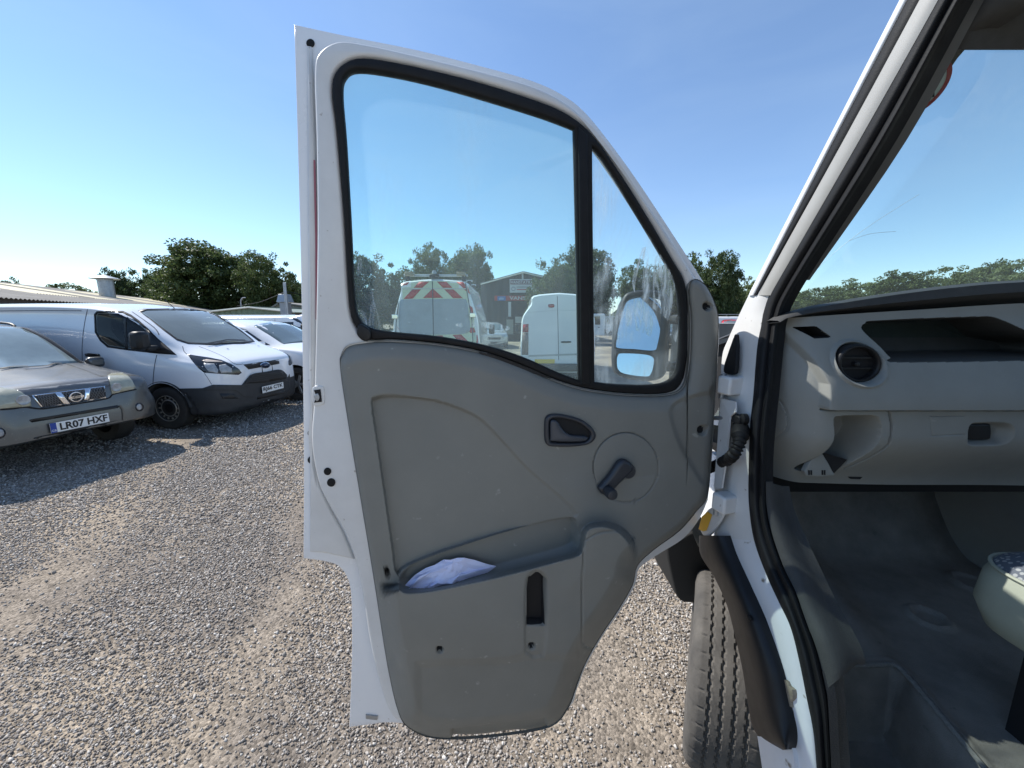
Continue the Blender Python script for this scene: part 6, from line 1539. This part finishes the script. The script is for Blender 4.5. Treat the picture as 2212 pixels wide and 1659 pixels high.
# ------------------------------------------------------------------ trees
def leaf_material(name, c1, c2):
    m = bpy.data.materials.new(name); m.use_nodes = True; t = m.node_tree; L = t.links; p = t.nodes['Principled BSDF']
    p.inputs['Roughness'].default_value = .55; p.inputs['Specular IOR Level'].default_value = .3
    at = t.nodes.new('ShaderNodeAttribute'); at.attribute_name = 'tint'
    mx = t.nodes.new('ShaderNodeMix'); mx.data_type = 'RGBA'; mx.inputs[6].default_value = tuple(c1) + (1,); mx.inputs[7].default_value = tuple(c2) + (1,)
    L.new(at.outputs['Fac'], mx.inputs[0]); L.new(mx.outputs[2], p.inputs['Base Color'])
    tr = t.nodes.new('ShaderNodeBsdfTranslucent'); L.new(mx.outputs[2], tr.inputs[0])
    ms = t.nodes.new('ShaderNodeMixShader'); ms.inputs[0].default_value = .35; out = t.nodes['Material Output']
    L.new(p.outputs[0], ms.inputs[1]); L.new(tr.outputs[0], ms.inputs[2]); L.new(ms.outputs[0], out.inputs[0])
    MATS[name] = m; return m
LEAF = leaf_material('oak_leaves', (.048, .076, .026), (.145, .185, .06))
LEAF_D = leaf_material('dark_leaves', (.036, .060, .024), (.105, .145, .052))
LEAF_L = leaf_material('light_leaves', (.09, .125, .045), (.20, .24, .10))
BARK = mat('bark', (.07, .055, .042), .9, noise=(6, .4), bump=(18, .6, .03))
def crown_mesh(seed, nclump, nleaf, size, ell=(1, 1, .95), open_=.2):
    """unit crown (radius 1, centre 0): leaf blades gathered in many clumps spread over an uneven volume"""
    rng = np.random.default_rng(seed)
    lobes = []
    for k in range(9):
        d = rng.normal(0, 1, 3); d /= np.linalg.norm(d); d[2] = d[2] * .75 + .05
        lobes.append((d * rng.uniform(.32, .52), rng.uniform(.36, .50)))
    lobes.append((np.array([0, 0, .1]), .62)); lobes.append((np.array([.2, .1, -.42]), .46)); lobes.append((np.array([-.25, -.1, -.40]), .46))
    C = []; CR = []
    while len(C) < nclump:
        c, r = lobes[rng.integers(len(lobes))]; d = rng.normal(0, 1, 3); d /= np.linalg.norm(d)
        p = c + d * r * rng.uniform(.62, 1.0) ** .6
        if p[2] < -.80 or np.linalg.norm(p) > .90: continue
        C.append(p); CR.append(rng.uniform(.06, .15))
    C = np.array(C); CR = np.array(CR)
    n = nclump * nleaf; ci = np.repeat(np.arange(nclump), nleaf)
    d = rng.normal(0, 1, (n, 3)); d /= np.linalg.norm(d, axis=1)[:, None]
    P = C[ci] + d * (CR[ci] * rng.uniform(.15, 1, n) ** .5)[:, None] * np.array([1.15, 1.15, .75])
    P *= np.array(ell)
    nrm = rng.normal(0, 1, (n, 3)) + np.array([0, 0, .7]) + d * .6; nrm /= np.linalg.norm(nrm, axis=1)[:, None]
    t = np.cross(nrm, rng.normal(0, 1, (n, 3))); t /= np.linalg.norm(t, axis=1)[:, None]; b = np.cross(nrm, t)
    s = size * rng.uniform(.6, 1.35, n)[:, None]
    V = np.stack([P - t * s, P + b * s * .6 - nrm * s * .1, P + t * s, P - b * s * .6 - nrm * s * .1], 1).reshape(-1, 3)
    me = bpy.data.meshes.new('crown'); me.vertices.add(n * 4); me.vertices.foreach_set('co', V.reshape(-1))
    me.loops.add(n * 4); me.loops.foreach_set('vertex_index', np.arange(n * 4)); me.polygons.add(n); me.polygons.foreach_set('loop_start', np.arange(0, n * 4, 4))
    me.update(calc_edges=True)
    a = me.attributes.new('tint', 'FLOAT', 'POINT')
    tv = np.clip(.30 * rng.uniform(0, 1, nclump)[ci] + .7 * rng.uniform(0, 1, n) ** 1.4, 0, 1); a.data.foreach_set('value', np.repeat(tv, 4))
    return me
CROWNS = {}
def crown(k, m, far=False):
    key = (k, m.name, far)
    if key not in CROWNS:
        me = crown_mesh(40 + k, 520 if not far else 380, 80 if not far else 62, .0215 if not far else .028); me.materials.append(m); CROWNS[key] = me
    return CROWNS[key]
def tree(name, px0, px1, ptop, Y, label, m, k, rz=0.0, trunk_px=None, far=False, group=None, depth=1.0, low=None):
    xc = (px0 + px1) / 2; c = at_y(xc, HORIZ, Y); rx = (at_y(px1, HORIZ, Y).x - at_y(px0, HORIZ, Y).x) / 2; zt = at_y(xc, ptop, Y).z
    zb = low if low is not None else .3; rzv = (zt - zb) / 2
    r = empty(name, (c.x, Y, 0)); tag(r, label, 'tree', group)
    me = crown(k, m, far); o = bpy.data.objects.new('crown', me); COL.objects.link(o); o.parent = r; o.location = (0, 0, zb + rzv); o.scale = (rx / .80, rx * depth / .80, rzv / .755); o.rotation_euler = (0, 0, rz)
    rng = random.Random(k * 7 + int(px0)); tr = max(.12, zt * .022)
    top = zb + rzv * 1.25
    tube('trunk', [(0, 0, -.1), (rng.uniform(-.1, .1), .05, zb + rzv * .3), (rng.uniform(-.3, .3), .1, zb + rzv * .8), (rng.uniform(-.4, .4), 0, top)], [tr * 1.25, tr, tr * .7, tr * .25], BARK, r, 9, 4, True)
    for j in range(6):
        a = rng.uniform(0, 6.28); z0 = zb + rzv * rng.uniform(.25, .9); ln = rx * rng.uniform(.45, .75)
        tube('limb', [(0, 0, z0), (ln * .5 * math.cos(a), ln * .5 * math.sin(a), z0 + rzv * .22), (ln * math.cos(a), ln * math.sin(a), z0 + rzv * rng.uniform(.3, .65))], [tr * .5, tr * .32, tr * .1], BARK, r, 6, 3, True)
    return r
tree('oak_tree', 366, 572, 516, 58, 'tall broad oak behind the barn with wide rounded crown', LEAF, 0)
tree('oak_tree', 535, 656, 538, 56, 'narrower oak right of the tall broad oak beside the pole', LEAF, 1, 1.0)
tree('oak_tree', 330, 420, 572, 62, 'low leafy tree at the left foot of the tall broad oak', LEAF, 2, 2.0)
tree('poplar_tree', 236, 298, 574, 75, 'dark upright tree just right of the barn flue', LEAF_D, 3, 0, far=True)
tree('poplar_tree', 280, 352, 570, 75, 'dark feathery tree between barn flue and low leafy tree', LEAF_D, 4, 1.3, far=True)
tree('far_tree', 20, 78, 600, 120, 'faint treetop just above the barn ridge', LEAF, 2, .3, far=True)
tree('far_tree', 105, 220, 610, 120, 'faint low treetops above the barn ridge beside the flue', LEAF, 1, 2.3, far=True)
tree('yard_tree', 600, 700, 600, 70, 'dark low tree behind the open door frame and the pole', LEAF_D, 3, 2.2, far=True)
tree('ash_tree', 742, 886, 540, 36, 'dark tree behind the left end of the door window', LEAF_D, 1, .6)
tree('ash_tree', 872, 985, 524, 40, 'sunlit round tree above the left side of the chevron van', LEAF, 2, 2.6)
tree('ash_tree', 955, 1078, 522, 39, 'sunlit spreading tree above the right side of the chevron van', LEAF, 0, 3.6)
tree('oak_tree', 1130, 1240, 545, 27, 'light green tree leaning over the workshop roof', LEAF, 4, .2)
tree('oak_tree', 1185, 1345, 518, 44, 'big dark oak behind the window divider bar', LEAF_D, 0, 4.4)
tree('oak_tree', 1325, 1430, 562, 50, 'rounded oak behind the door mirror, left of the next oak', LEAF, 2, 5.0)
tree('oak_tree', 1390, 1505, 540, 48, 'rounded oak behind the right corner of the quarter window', LEAF, 3, 1.0)
tree('oak_tree', 1478, 1582, 534, 42, 'oak standing between the door and the windscreen pillar', LEAF_D, 1, 2.8)
tree('oak_tree', 1530, 1610, 598, 45, 'dark lower tree beside the windscreen pillar', LEAF_D, 4, 1.8)
tree('willow_bush', 1578, 1652, 598, 62, 'pale green bush between the dark tree and the windscreen pillar', LEAF_L, 2, 3.0, far=True)
# tree line seen through the windscreen
spec = [(1640, 1740, 640, LEAF_L, 0), (1700, 1810, 618, LEAF, 1), (1780, 1905, 602, LEAF_L, 2), (1875, 2000, 580, LEAF, 3), (1960, 2085, 566, LEAF_L, 4), (2050, 2170, 560, LEAF, 0), (2120, 2250, 552, LEAF_L, 1), (2215, 2350, 535, LEAF, 2), (2320, 2460, 530, LEAF, 3)]
for i, (a, b, t, m, k) in enumerate(spec):
    tree('hedgerow_tree', a, b, t, 72 + 5 * (i % 3), ('pale' if m is LEAF_L else 'darker') + ' hedgerow tree, %s from the windscreen pillar above the dashboard' % ['first', 'second', 'third', 'fourth', 'fifth', 'sixth', 'seventh', 'eighth', 'ninth'][i], m, k, i * 1.7, far=True, group='hedgerow trees beyond the windscreen', low=.4)

def woodland():
    """far band of trees closing the view behind the yard, one mass"""
    rng = np.random.default_rng(9); n = 60000
    a = rng.uniform(R(-62), R(60), n); d = rng.uniform(128, 150, n); x = d * np.sin(a); y = d * np.cos(a)
    h = 5.2 + 1.6 * np.sin(a * 23) + 1.2 * np.sin(a * 61 + 1) + .8 * np.sin(a * 140 + 2)
    P = np.stack([x, y, h * rng.uniform(0, 1, n) ** .8], -1)
    nrm = rng.normal(0, 1, (n, 3)); nrm /= np.linalg.norm(nrm, axis=1)[:, None]; t = np.cross(nrm, rng.normal(0, 1, (n, 3))); t /= np.linalg.norm(t, axis=1)[:, None]; b = np.cross(nrm, t); s = rng.uniform(.3, .6, n)[:, None]
    V = np.stack([P - t * s, P + b * s * .7, P + t * s, P - b * s * .7], 1).reshape(-1, 3)
    me = bpy.data.meshes.new('distant_woodland'); me.vertices.add(n * 4); me.vertices.foreach_set('co', V.reshape(-1)); me.loops.add(n * 4); me.loops.foreach_set('vertex_index', np.arange(n * 4)); me.polygons.add(n); me.polygons.foreach_set('loop_start', np.arange(0, n * 4, 4)); me.update(calc_edges=True)
    q = me.attributes.new('tint', 'FLOAT', 'POINT'); q.data.foreach_set('value', np.repeat(rng.uniform(0, 1, n), 4))
    o = link('distant_woodland', me, LEAF); tag(o, 'far-off low band of woodland closing the horizon', 'woodland', kind='stuff')
woodland()
